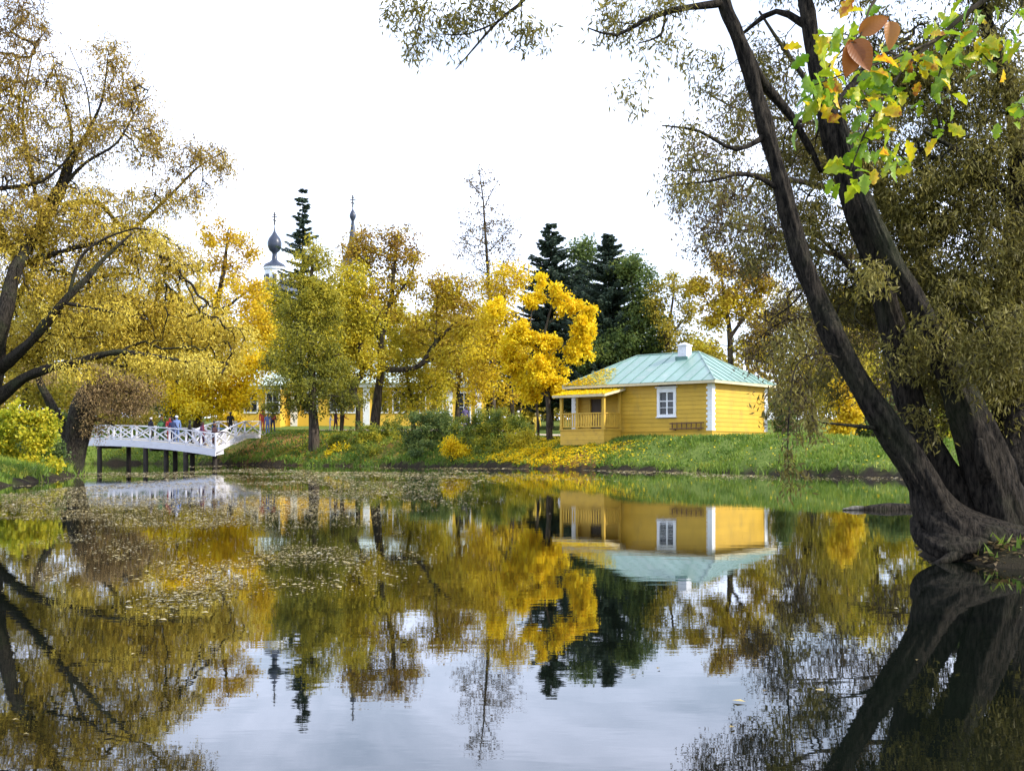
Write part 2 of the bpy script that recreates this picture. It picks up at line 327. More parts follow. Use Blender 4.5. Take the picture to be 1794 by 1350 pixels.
# plinth boards and drip ledge
cbox('plinth', 'ywall', -HL - .04, .04, -.04, .0, -.5, .34); cbox('plinth', 'ywall', 0, .04, .0, HW + .04, -.5, .34)
cbox('plinth', 'ywall', -HL - .04, -HL, .0, HW + .04, -.5, .34); cbox('plinth', 'ywall', -HL, 0, HW, HW + .04, -.5, .34)
cbox('ledge', 'ywall', -HL - .07, .07, -.085, .0, .34, .385); cbox('ledge', 'ywall', 0, .085, .0, HW + .06, .34, .385)
WIN = [(-3.52, -2.30, 1.22, 2.82)]                  # front wall openings x0, x1, z0, z1
DOORS = [(-8.35, -7.35, .40, 2.45)]
def boards(axis_, span, openings, z0, z1, rows, sign):
    h = (z1 - z0)/rows
    for r_ in range(rows):
        a, b_ = z0 + r_*h, z0 + (r_ + 1)*h
        cuts = [(o[0], o[1]) for o in openings if o[2] < b_ - .02 and o[3] > a + .02]
        segs, s0 = [], span[0]
        for c0, c1 in sorted(cuts): segs.append((s0, c0)); s0 = c1
        segs.append((s0, span[1]))
        segs2 = []
        for u0, u1 in segs:
            if u1 - u0 > 3.2: c_ = u0 + (u1 - u0)*(.3 + .4*((r_*37 % 11)/10)); segs2 += [(u0, c_ - .003), (c_ + .003, u1)]
            else: segs2.append((u0, u1))
        for u0, u1 in segs2:
            if u1 - u0 < .05: continue
            t0, t1 = .044, .026                     # clapboard: thicker at its lower edge
            mb = MB()
            pr = [(0.14, a + .006), (-t0 + .03, a + .006), (-t1 + .03, b_), (0.14, b_)]
            if axis_ == 'x': vs_ = [(lx(u), ly(p[0] if sign < 0 else HW - p[0]), p[1]) for u in (u0, u1) for p in pr]
            else: vs_ = [(lx(-p[0] if sign > 0 else -HL + p[0]), ly(u), p[1]) for u in (u0, u1) for p in pr]
            mb.add(vs_, [(0,1,2,3),(7,6,5,4),(0,4,5,1),(1,5,6,2),(2,6,7,3),(3,7,4,0)])
            mb.build('board', M['ywall'], cot)
boards('x', (-HL + .02, -.02), WIN + DOORS, .385, HE - .06, 11, -1)
boards('y', (.02, HW - .02), [], .385, HE - .06, 11, 1)
boards('y', (.02, HW - .02), [], .385, HE - .06, 11, -1)
boards('x', (-HL + .02, -.02), [], .385, HE - .06, 11, 1)
# white toothed corner boards
for cxn, cyn, sx_, sy_ in ((0, 0, 1, -1), (0, HW, 1, 1), (-HL, 0, -1, -1)):
    for k in range(18):
        z0 = .39 + k*.144; wdt = .33 if k % 2 == 0 else .24
        mb = MB()
        xo = .045*sx_; yo = .045*sy_
        x0, x1 = sorted((cxn + xo, cxn - sx_*wdt)); y0, y1 = sorted((cyn + yo, cyn - sy_*.0))
        mb.box(lx(x0), lx(x1), ly(y0), ly(y1), z0, z0 + .138)
        x0, x1 = sorted((cxn + xo, cxn)); y0, y1 = sorted((cyn, cyn - sy_*wdt))
        mb.box(lx(x0), lx(x1), ly(y0), ly(y1), z0, z0 + .138)
        mb.build('corner_block', M['white'], cot)
# window
for x0, x1, z0, z1 in WIN:
    wn = MB().box(lx(x0), lx(x1), ly(.10), ly(.13), z0, z1).build('window', M['interior'], cot)
    c = .15
    for nm, q in (('casing', (x0 - .02, x0 + c, z0 - .02, z1 + .02)), ('casing', (x1 - c, x1 + .02, z0 - .02, z1 + .02)), ('casing', (x0 + c, x1 - c, z0 - .02, z0 + .12)), ('casing', (x0 + c, x1 - c, z1 - .24, z1 + .02))):
        cbox(nm, 'white', q[0], q[1], -.065, .06, q[2], q[3], wn)
    cbox('window_cornice', 'white', x0 - .10, x1 + .10, -.14, .03, z1 + .02, z1 + .09, wn)
    cbox('window_sill', 'white', x0 - .07, x1 + .07, -.11, .03, z0 - .07, z0 - .02, wn)
    xm = (x0 + x1)/2; a, b_ = x0 + c, x1 - c; zz = [z0 + .12, z0 + .12 + .38, z0 + .12 + .76, z1 - .24]
    cbox('mullion', 'white', xm - .045, xm + .045, .005, .07, zz[0], zz[3], wn)
    for z_ in (zz[1], zz[2]):
        cbox('muntin', 'white', a, xm - .045, .015, .065, z_ - (.045 if z_ == zz[2] else .02), z_ + .02, wn); cbox('muntin', 'white', xm + .045, b_, .015, .065, z_ - (.045 if z_ == zz[2] else .02), z_ + .02, wn)
    for k in range(3):
        for u0, u1 in ((a, xm - .045), (xm + .045, b_)):
            cbox('pane', 'glass', u0, u1, .045, .055, zz[k] + .02, zz[k+1] - .045, wn)
for x0, x1, z0, z1 in DOORS:
    dr_ = cbox('door', 'door', x0 + .1, x1 - .1, .05, .10, z0, z1 - .1)
    for q in ((x0, x0 + .1, z0, z1), (x1 - .1, x1, z0, z1), (x0 + .1, x1 - .1, z1 - .1, z1)): cbox('door_frame', 'yporch', q[0], q[1], -.05, .06, q[2], q[3], dr_)
    MB().lathe([(0, -.03), (.03, -.02), (.035, 0), (.02, .02), (0, .03)], 10, (0, 0)).build('door_handle', M['cream'], dr_, (lx(x1 - .2), ly(.02), z0 + .95))
# eave boards and roof
OV = .45
cbox('soffit', 'cream', -HL - OV + .03, OV - .03, -OV + .03, HW + OV - .03, HE - .06, HE - .02)
for q in ((-HL - OV, OV, -OV, -OV + .03), (-HL - OV, OV, HW + OV - .03, HW + OV), (OV - .03, OV, -OV + .03, HW + OV - .03), (-HL - OV, -HL - OV + .03, -OV + .03, HW + OV - .03)):
    cbox('fascia', 'cream', *q, HE - .10, HE + .05)
roof = MB().add([(lx(-HL - OV), ly(-OV), HE + .03), (lx(OV), ly(-OV), HE + .03), (lx(OV), ly(HW + OV), HE + .03), (lx(-HL - OV), ly(HW + OV), HE + .03), (lx(-7.04), ly(hy), HR - .03), (lx(-2.71), ly(hy), HR - .03)],
                [(0,1,5,4), (1,2,5), (2,3,4,5), (3,0,4), (3,2,1,0)]).build('roof', M['seam'], cot)
def slope(e0, e1, r0, r1, width, n0=0):
    """one plane of the hip roof as standing-seam panels; e0-e1 eave ends, r0-r1 ridge ends."""
    e0, e1, r0, r1 = map(Vector, (e0, e1, r0, r1)); ex = (e1 - e0); L_ = ex.length; ex.normalize()
    nrm = ex.cross((r0 + r1)/2 - (e0 + e1)/2).normalized()
    if nrm.z < 0: nrm = -nrm
    upv = nrm.cross(ex); upv = upv if upv.z > 0 else -upv
    Hs = (r0 - e0).dot(upv); a = (r0 - e0).dot(ex); b_ = (r1 - e0).dot(ex)
    def top(u):
        if u < a: return Hs*u/max(a, 1e-6)
        if u > b_: return Hs*(L_ - u)/max(L_ - b_, 1e-6)
        return Hs
    k = max(1, round(L_/width)); us = [L_*i/k for i in range(k + 1)]
    for i in range(k):
        u0, u1 = us[i] + .004, us[i+1] - .004
        brk = [u for u in (a, b_) if u0 + .01 < u < u1 - .01]
        poly = [(u0, 0), (u1, 0)] + [(u, max(top(u), .02)) for u in [u1] + sorted(brk, reverse=True) + [u0]]
        lo = [e0 + ex*u + upv*v + nrm*.008 for u, v in poly]; hi = [p + nrm*.022 for p in lo]; n_ = len(poly)
        MB().add(lo + hi, [tuple(range(n_))[::-1], tuple(range(n_, 2*n_))] + [(q, (q+1) % n_, n_ + (q+1) % n_, n_ + q) for q in range(n_)]).build('roof_panel', M['roofgreen'], roof)
    for i in range(1, k):
        t_ = top(us[i])
        if t_ > .2:
            p = e0 + ex*us[i] + nrm*.038
            MB().beam(p, p + upv*(t_ - .05), .022, .04, nrm).build('seam', M['seam'], roof)
E00, E10, E11, E01 = (lx(-HL - OV), ly(-OV), HE + .04), (lx(OV), ly(-OV), HE + .04), (lx(OV), ly(HW + OV), HE + .04), (lx(-HL - OV), ly(HW + OV), HE + .04)
RA, RB = (lx(-7.04), ly(hy), HR), (lx(-2.71), ly(hy), HR)
slope(E00, E10, RA, RB, .80); slope(E10, E11, RB, RB, .75); slope(E11, E01, RB, RA, .8); slope(E01, E00, RA, RA, .75)
for p, q in ((E00, RA), (E10, RB), (E11, RB), (E01, RA), (RA, RB)):
    MB().tube([Vector(p) + Vector((0, 0, .045)), Vector(q) + Vector((0, 0, .045))], .045, 6).build('ridge_cap', M['roofgreen'], roof)
# chimney
cx_, cy_ = -3.35, hy - .55
chm = MB().box(lx(cx_ - .29), lx(cx_ + .29), ly(cy_ - .29), ly(cy_ + .29), HR - .75, HR + .36).build('chimney', M['brickwhite'], roof)
MB().box(lx(cx_ - .34), lx(cx_ + .34), ly(cy_ - .34), ly(cy_ + .34), HR + .362, HR + .44).build('chimney_cap', M['brickwhite'], cot)
MB().add([(lx(cx_ + sx_*.30), ly(cy_ + sy_*.30), HR + .442) for sx_, sy_ in ((-1,-1),(1,-1),(1,1),(-1,1))] + [(lx(cx_), ly(cy_), HR + .60)], [(3,2,1,0),(0,1,4),(1,2,4),(2,3,4),(3,0,4)]).build('chimney_hood', M['white'], cot)
MB().box(lx(cx_ - .40), lx(cx_ + .40), ly(cy_ - .40), ly(cy_ - .295), HR - .56, HR - .26).build('chimney_flashing', M['seam'], cot)
# porch
PX0, PX1, PD = -9.1, -6.05, -1.75
prc = cbox('porch', 'yporch', PX0 - .1, PX1 + .1, PD - .1, -.09, .46, .54)
for k in range(3): cbox('skirt_board', 'yporch', PX0 - .05, PX1 + .05, PD - .05, PD, -.4 + .29*k, -.4 + .29*k + .283, prc); cbox('skirt_board', 'yporch', PX1, PX1 + .05, PD, -.09, -.4 + .29*k, -.4 + .29*k + .283, prc); cbox('skirt_board', 'yporch', PX0 - .05, PX0, PD, -.09, -.4 + .29*k, -.4 + .29*k + .283, prc)
def zroof(y): return HE - .16 + (y + .05)*.20
for px_, py_ in ((PX0, PD), (PX1, PD), (PX0, -.16), (PX1, -.16)):
    cbox('post', 'yporch', px_ - .075, px_ + .075, py_ - .075, py_ + .075, .54, zroof(py_) - .10, prc)
def rail(a, b_):
    (x0, y0), (x1, y1) = a, b_
    for z, wd, ht in ((1.44, .12, .07), (.66, .07, .06)): MB().beam((lx(x0), ly(y0), z), (lx(x1), ly(y1), z), wd, ht).build('rail', M['yporch'], prc)
    L_ = math.hypot(x1 - x0, y1 - y0); n_ = int(L_/.17)
    for k in range(n_):
        u = (k + .5)/n_; x, y = x0 + (x1 - x0)*u, y0 + (y1 - y0)*u
        MB().beam((lx(x), ly(y), .69), (lx(x), ly(y), 1.405), .105 if x0 != x1 else .03, .03 if x0 != x1 else .105, (0, 1, 0)).build('baluster', M['yporch'], prc)
rail((PX0 + .08, PD), (PX1 - .08, PD)); rail((PX1, PD + .08), (PX1, -.24))
pr_ = MB()
x0, x1, ya, yb = PX0 - .35, PX1 + .35, PD - .42, -.06
pr_.add([(lx(x), ly(y), zroof(y) + dz) for dz in (-.06, .0) for x, y in ((x0, ya), (x1, ya), (x1, yb), (x0, yb))], [(3,2,1,0),(4,5,6,7),(0,1,5,4),(1,2,6,5),(2,3,7,6),(3,0,4,7)])
proof = pr_.build('porch_roof', M['roofgreen'], cot)
MB().box(lx(x0 - .01), lx(x1 + .01), ly(ya - .035), ly(ya - .002), zroof(ya) - .13, zroof(ya) + .01).build('fascia', M['cream'], proof)
MB().beam((lx(x1 + .015), ly(ya), zroof(ya) - .06), (lx(x1 + .015), ly(yb), zroof(yb) - .06), .03, .14).build('barge_board', M['cream'], proof)
cbox('porch_beam', 'cream', PX0 - .1, PX1 + .1, PD - .06, PD + .06, zroof(PD) - .22, zroof(PD) - .075, proof)
# ladder hung on the wall
lad = empty('ladder', ctr + np.array((0, 0, 0.0)), -TH); lad.location = cot.location
tag(lad, 'short brown wooden ladder hung sideways low on the cottage front wall', 'ladder')
for z in (.50, .80): MB().beam((lx(-2.62), ly(-.16), z), (lx(-.42), ly(-.16), z + .03), .06, .07).build('rail', M['wood_dark'], lad)
for k in range(7): MB().beam((lx(-2.45 + k*.31), ly(-.16), .46), (lx(-2.45 + k*.31), ly(-.16), .86), .045, .05, (0, 1, 0)).build('rung', M['wood_dark'], lad)
for x in (-2.3, -.75): MB().beam((lx(x), ly(-.01), .44), (lx(x), ly(-.24), .44), .04, .05).build('bracket', M['wood_dark'], lad)

# ------------------------------------------------------------------ yellow mansion behind the trees
M['mroof'] = paint('roof_mansion_pale_green', (0.42, 0.50, 0.45), 0.5, 0.2, 0.8)
M['mwall'] = paint('wall_mansion_yellow', (0.66, 0.42, 0.05), 0.7, 0.15, 0.6)
def hip(mb, x0, x1, y0, y1, z, rise, inset):
    ym = (y0 + y1)/2
    return mb.add([(x0,y0,z),(x1,y0,z),(x1,y1,z),(x0,y1,z),(x0 + inset,ym,z + rise),(x1 - inset,ym,z + rise)], [(0,1,5,4),(1,2,5),(2,3,4,5),(3,0,4),(3,2,1,0)])
MY = 110.0; mp = P(640, 745, MY); mz0 = h1(mp[0], MY)
man = empty('mansion', (mp[0], MY, mz0)); tag(man, 'long yellow mansion with pale roof half hidden behind autumn trees', 'house')
def mX(px, dy=0): return (px - HX)/F*(MY + dy) - mp[0]
def mZ(py, dy=0): return EYE + (HY - py)/F*(MY + dy) - mz0
ztop = mZ(672)
MB().box(mX(500), mX(848), 0, 9, -.8, ztop).build('wall', M['mwall'], man)
MB().box(mX(418), mX(500) - .003, -2.5, 7, -.8, mZ(682, -2.5)).build('wall', M['mwall'], man)
hip(MB(), mX(490), mX(858), -.7, 9.7, ztop + .05, mZ(622) - ztop, 5.0).build('roof', M['mroof'], man)
hip(MB(), mX(408), mX(506), -3.3, 7.6, mZ(676, -2.5), mZ(640, -2.5) - mZ(676, -2.5), 2.0).build('roof', M['mroof'], man)
MB().box(mX(496), mX(852), -.35, 0, ztop - .35, ztop + .04).build('cornice', M['white'], man)
MB().box(mX(412), mX(503), -3.0, -2.5, mZ(682, -2.5), mZ(676.5, -2.5)).build('cornice', M['white'], man)
for px in (515, 642, 787, 838):
    MB().box(mX(px) - .32, mX(px) + .32, -.10, 0, -.6, ztop - .36).build('pilaster', M['white'], man)
for px, y0 in ((478, -2.5), (440, -2.5), (545, 0), (590, 0), (612, 0), (668, 0), (700, 0), (735, 0), (765, 0), (813, 0)):
    xx = mX(px, y0); zb, zt = mZ(722, y0), mZ(688, y0)
    if px == 813: zb = mZ(741)
    wn = MB().box(xx - .68, xx + .68, y0 - .07, y0 - .002, zb - .1, zt + .2).build('window' if px != 813 else 'door', M['white'], man)
    for u0, u1 in ((-.54, -.05), (.05, .54)):
        zs = [zb + .05, (zb*1.4 + zt*1.6)/3, zt]
        for k in range(2): MB().box(xx + u0, xx + u1, y0 - .10, y0 - .072, zs[k] + .04, zs[k+1] - .04).build('pane', M['glass'], wn)

# ------------------------------------------------------------------ church beyond
M['dome'] = paint('dome_dark_slate', (0.035, 0.045, 0.07), 0.35, 0.2, 1.0, bstr=0.05)
M['chwall'] = paint('church_white_plaster', (0.72, 0.75, 0.78), 0.8, 0.1, 0.5)
M['gilt'] = paint('cross_dark_metal', (0.05, 0.045, 0.04), 0.4, 0.2, 1.0, bstr=0.0)
CY = 165.0; s = CY/F
def CP(px, py): q = P(px, py, CY); return q
cb = P(548, 700, CY); cz = h1(cb[0], CY); ch = empty('church', (cb[0], CY, cz)); tag(ch, 'white church with dark onion dome and spired bell tower', 'church')
def cx(px): return (px - 548)*s
def czz(py): return EYE + (HY - py)*s - cz
MB().box(cx(455), cx(560), -5, 9, -1, czz(520)).build('nave', M['chwall'], ch)
hip(MB(), cx(450), cx(565), -5.6, 9.6, czz(520), 3.0, 3.0).build('nave_roof', M['dome'], ch)
d0 = cx(481)
MB().lathe([(17*s, czz(530)), (17*s, czz(474)), (19*s, czz(472)), (19*s, czz(468)), (0, czz(468))], 20, (d0, 0)).build('drum', M['chwall'], ch, smooth=False)
for k in range(8):
    a = k*math.pi/4 + .2; MB().beam((d0 + 17.1*s*math.cos(a), 17.1*s*math.sin(a), czz(498)), (d0 + 17.1*s*math.cos(a), 17.1*s*math.sin(a), czz(482)), .5, .3, (math.cos(a), math.sin(a), 0)).build('drum_window', M['glass'], ch)
MB().lathe([(20*s, czz(468)), (17*s, czz(463)), (9*s, czz(459)), (5*s, czz(455)), (4*s, czz(446)), (4.5*s, czz(443)), (9*s, czz(439)), (12*s, czz(432)), (12.3*s, czz(425)), (10*s, czz(418)), (5.5*s, czz(412)), (2*s, czz(406)), (.6*s, czz(398)), (0.3*s, czz(392))], 24, (d0, 0)).build('dome', M['dome'], ch, smooth=True)
def cross(x, z0, z1, nm='cross'):
    hh = z1 - z0; mb = MB().box(x - .09, x + .09, -.09, .09, z0, z1).box(x - hh*.24, x + hh*.24, -.07, .07, z0 + hh*.60, z0 + hh*.66).box(x - hh*.12, x + hh*.12, -.07, .07, z0 + hh*.78, z0 + hh*.83)
    mb.beam((x - hh*.15, 0, z0 + hh*.40), (x + hh*.15, 0, z0 + hh*.30), .12, .15); mb.build(nm, M['gilt'], ch)
cross(d0, czz(394), czz(372))
t0 = cx(618)
MB().box(t0 - 26*s, t0 + 26*s, -26*s, 26*s, -1, czz(540)).build('tower', M['chwall'], ch)
MB().box(t0 - 29*s, t0 + 29*s, -29*s, 29*s, czz(540), czz(535)).build('tower_cornice', M['chwall'], ch)
MB().lathe([(20*s, czz(535)), (20*s, czz(470)), (22*s, czz(468)), (22*s, czz(463)), (0, czz(463))], 8, (t0, 0)).build('belfry', M['chwall'], ch)
for k in range(8):
    a = (k + .5)*math.pi/4; MB().beam((t0 + 18.6*s*math.cos(a), 18.6*s*math.sin(a), czz(520)), (t0 + 18.6*s*math.cos(a), 18.6*s*math.sin(a), czz(482)), .62, .7, (math.cos(a), math.sin(a), 0)).build('belfry_arch', M['glass'], ch)
MB().lathe([(22*s, czz(463)), (16*s, czz(450)), (9*s, czz(436)), (6*s, czz(415)), (3.4*s, czz(395)), (2.4*s, czz(388)), (3*s, czz(386)), (5.5*s, czz(381)), (5.8*s, czz(377)), (4*s, czz(372)), (1.2*s, czz(367)), (.4*s, czz(362))], 16, (t0, 0)).build('spire', M['dome'], ch, smooth=True)
cross(t0, czz(363), czz(342))

# ------------------------------------------------------------------ white footbridge
BY = [(112, 768.5, 85.0), (150, 768, 84.0), (170, 768, 83.2), (199, 768.5, 82.3), (231, 769.6, 81.3), (263, 772, 80.3), (297, 774.5, 79.3), (326, 778, 78.4), (352, 781.5, 77.7), (378, 785.5, 77.0)]
BR = [(378, 785.5, 77.0), (395, 777.5, 79.6), (412, 768.5, 82.2), (429, 761, 84.8)]
BLv = [(429, 761, 84.8), (456, 760.5, 86.8)]
near = [P(*q) for q in BY]; ramp_ = [P(*q) for q in BR]; lev = [P(*q) for q in BLv]
b0 = near[4].copy(); b0[2] = 0
brg = empty('footbridge', b0); tag(brg, 'white wooden footbridge with crossed railings over the pond inlet', 'bridge')
def loc(p): return Vector(p) - Vector(b0)
OFF = {}
def side(pts, off):
    out = []
    for i, p in enumerate(pts):
        d = np.array(pts[min(i+1, len(pts)-1)]) - np.array(pts[max(i-1, 0)]); d[2] = 0; d /= np.linalg.norm(d); nrm = np.array((-d[1], d[0], 0))
        out.append(np.array(p) + nrm*off)
    return out
def railing(pts, RH=.95, skip_first=False):
    for i, p in enumerate(pts):
        if skip_first and i == 0: continue
        MB().beam(loc(p) + Vector((0, 0, -.05)), loc(p) + Vector((0, 0, RH - .002)), .11, .11, (0, 1, 0)).build('post', M['bridgewhite'], brg)
    for i in range(len(pts) - 1):
        a, b_ = loc(pts[i]), loc(pts[i+1]); u = (b_ - a).normalized()
        MB().beam(a + Vector((0, 0, RH + .035)) , b_ + Vector((0, 0, RH + .035)), .14, .07).build('handrail', M['bridgewhite'], brg)
        a2, b2 = a + u*.07, b_ - u*.07
        MB().beam(a2 + Vector((0, 0, .12)), b2 + Vector((0, 0, RH - .04)), .05, .08).build('brace', M['bridgewhite'], brg)
        n2 = u.cross(Vector((0, 0, 1)))*.055
        MB().beam(a2 + Vector((0, 0, RH - .04)) + n2, b2 + Vector((0, 0, .12)) + n2, .05, .08).build('brace', M['bridgewhite'], brg)
        MB().beam(a2 + Vector((0, 0, .06)), b2 + Vector((0, 0, .06)), .06, .08).build('bottom_rail', M['bridgewhite'], brg)
def fascia(pts, h, n_='fascia'):
    for i in range(len(pts) - 1):
        a, b_ = loc(pts[i]), loc(pts[i+1])
        MB().beam(a + Vector((0, 0, -h/2 - .02)), b_ + Vector((0, 0, -h/2 - .02)), .07, h).build(n_, M['bridgewhite'], brg)
BWD = 2.1
farm = side(near, BWD); farr = side(ramp_, BWD); farl = side(lev, BWD)
farm[-1] = farr[0] = (farm[-1] + farr[0])/2; farr[-1] = farl[0] = (farr[-1] + farl[0])/2
railing(near); railing(ramp_, skip_first=True); railing(lev, skip_first=True); railing(farm); railing(farr, skip_first=True); railing(farl, skip_first=True)
fascia(near, .50); fascia(ramp_, .26); fascia(lev, .26); fascia(farm, .5); fascia(farr, .26); fascia(farl, .26)
NP, FP = near + ramp_[1:] + lev[1:], farm + farr[1:] + farl[1:]
for i in range(len(NP) - 1):
    k = max(2, int(np.linalg.norm(NP[i+1] - NP[i])/.30))
    for j in range(k):
        qs = []
        for u in ((j + .03)/k, (j + .97)/k):
            qs.append(loc(NP[i]*(1-u) + NP[i+1]*u)); qs.append(loc(FP[i]*(1-u) + FP[i+1]*u))
        a, b_, c, d = qs; inn = (b_ - a).normalized()*.04; a, c = a + inn, c + inn; b_, d = b_ - inn, d - inn
        dz = Vector((0, 0, .05)); z0 = Vector((0, 0, -.07))
        MB().add([p + z0 for p in (a, c, d, b_)] + [p + z0 + dz for p in (a, c, d, b_)], [(3,2,1,0),(4,5,6,7),(0,1,5,4),(1,2,6,5),(2,3,7,6),(3,0,4,7)]).build('deck_plank', M['cream'], brg)
for px, dd in ((171, .15), (188, 1.9), (252, .15), (270, 1.9), (283, .4), (300, 1.9), (322, .15), (342, 1.8)):
    i = max(k for k in range(len(BY) - 1) if BY[k][0] <= px); u = (px - BY[i][0])/(BY[i+1][0] - BY[i][0])
    p = (near[i]*(1-u) + near[i+1]*u)*(1 - dd/BWD) + (farm[i]*(1-u) + farm[i+1]*u)*dd/BWD
    top = loc(p) + Vector((0, 0, -.12)); bot = Vector((top.x, top.y, -1.3))
    MB().tube([bot, (bot + top)/2 + Vector((.02, 0, 0)), top], [.19, .175, .17], 9).build('pile', M['pile'], brg)
for i in (2, 5, 7): 
    MB().beam(loc(near[i]) + Vector((0, 0, -.62)), loc(farm[i]) + Vector((0, 0, -.62)), .18, .2).build('cross_beam', M['pile'], brg)

# ------------------------------------------------------------------ tree building
def unit(v): return v / np.maximum(np.linalg.norm(v, axis=-1, keepdims=True), 1e-9)
def frusta(A, B, ra, rb, S):
    d = unit(B - A); ref = np.where(np.abs(d[:, 2:3]) > 0.9, np.array([[1.0, 0, 0]]), np.array([[0, 0, 1.0]]))
    x = unit(np.cross(d, ref)); y = np.cross(d, x)
    an = np.arange(S) * 2*np.pi / S
    ring = np.cos(an)[None, :, None]*x[:, None, :] + np.sin(an)[None, :, None]*y[:, None, :]
    V = np.concatenate([A[:, None, :] + ring*ra[:, None, None], B[:, None, :] + ring*rb[:, None, None]], 1).reshape(-1, 3)
    k = np.arange(S); f = np.stack([k, (k + 1) % S, S + (k + 1) % S, S + k], -1)
    Fc = (np.arange(len(A))*2*S)[:, None, None] + f[None]
    return V, Fc.reshape(-1, 4)
def catmull(pts, step):
    p = np.asarray(pts, float); out = [p[0]]
    for i in range(len(p) - 1):
        a, b_, c, d = p[max(i-1, 0)], p[i], p[i+1], p[min(i+2, len(p)-1)]
        n = max(1, int(math.ceil(np.linalg.norm(c[:3] - b_[:3]) / step)))
        for k in range(1, n + 1):
            u = k / n
            out.append(0.5*((2*b_) + (c - a)*u + (2*a - 5*b_ + 4*c - d)*u*u + (3*b_ - a - 3*c + d)*u**3))
    o = np.array(out); o[:, 3] = np.maximum(o[:, 3], 0.004); return o
def pnoise(u, v, tab):                               # smooth noise, periodic in u
    A_, B_ = tab.shape; ui = np.floor(u).astype(int); vi = np.floor(v).astype(int); fu = u - ui; fv = v - vi
    fu = fu*fu*(3 - 2*fu); fv = fv*fv*(3 - 2*fv)
    return (tab[ui % A_, vi % B_]*(1-fu) + tab[(ui+1) % A_, vi % B_]*fu)*(1-fv) + (tab[ui % A_, (vi+1) % B_]*(1-fu) + tab[(ui+1) % A_, (vi+1) % B_]*fu)*fv
def sweep(poly, S, rng, rough=0.1, ridge=0.0):
    e_ = poly[-1].copy(); e_[:3] += (poly[-1, :3] - poly[-2, :3])/max(1e-6, np.linalg.norm(poly[-1, :3] - poly[-2, :3]))*poly[-1, 3]*0.6; e_[3] = poly[-1, 3]*0.08
    poly = np.concatenate([poly, e_[None]])
    tab1 = rng.uniform(-1, 1, (14, 97)); tab2 = rng.uniform(-1, 1, (26, 97)); tab3 = rng.uniform(-1, 1, (5, 97))
    n = len(poly); ref = np.array((0.31, 0.9, 0.3)); V = []
    an = np.arange(S)*2*np.pi/S; ph = rng.uniform(0, 6.28, 4); s = 0.0
    for i in range(n):
        d = poly[min(i+1, n-1), :3] - poly[max(i-1, 0), :3]; d = d/np.linalg.norm(d)
        x = np.cross(d, ref); x /= np.linalg.norm(x); y = np.cross(d, x)
        if i: s += np.linalg.norm(poly[i, :3] - poly[i-1, :3])
        q = s / max(poly[i, 3], 0.02)
        rr = poly[i, 3]*(1 + rough*(np.sin(3*an + ph[0] + 0.5*q) *0.6 + np.sin(2*an + ph[1] - 0.33*q)*0.7 + np.sin(5*an + ph[2] + 0.2*q)*0.5 + 0.6*np.sin(0.45*q + ph[3])))
        if ridge > 0:
            uu = an/(2*np.pi); tw_ = 0.25*s
            g1 = pnoise(uu*14 + tw_, np.full(S, s*1.6), tab1); g2 = pnoise(uu*26 - tw_, np.full(S, s*3.4), tab2); g3 = pnoise(uu*5, np.full(S, s*1.3), tab3)
            rr = rr*(1 + 0.35*ridge*g3) + ridge*min(poly[i, 3], .3)*(0.42*(1 - 2*np.abs(g1)) + 0.26*(1 - 2*np.abs(g2)))
        V.append(poly[i, :3] + np.cos(an)[:, None]*x*rr[:, None] + np.sin(an)[:, None]*y*rr[:, None])
    V = np.concatenate(V); k = np.arange(S)
    f = np.stack([k, (k+1) % S, S + (k+1) % S, S + k], -1)
    Fc = ((np.arange(n-1)*S)[:, None, None] + f[None]).reshape(-1, 4)
    return V, Fc
def leaf_quads(C, A, L, Wd, rng, fold=0.25):
    n = len(C); rv = unit(rng.normal(size=(n, 3))); Wv = unit(np.cross(A, rv)); Nv = np.cross(A, Wv)
    L = L[:, None]; Wd = Wd[:, None]
    mid = C + A*L*0.45
    V = np.stack([C, mid + Wv*Wd*0.5 + Nv*Wd*fold, C + A*L, mid - Wv*Wd*0.5 + Nv*Wd*fold], 1).reshape(-1, 3)
    return V, np.arange(n*4).reshape(-1, 4)

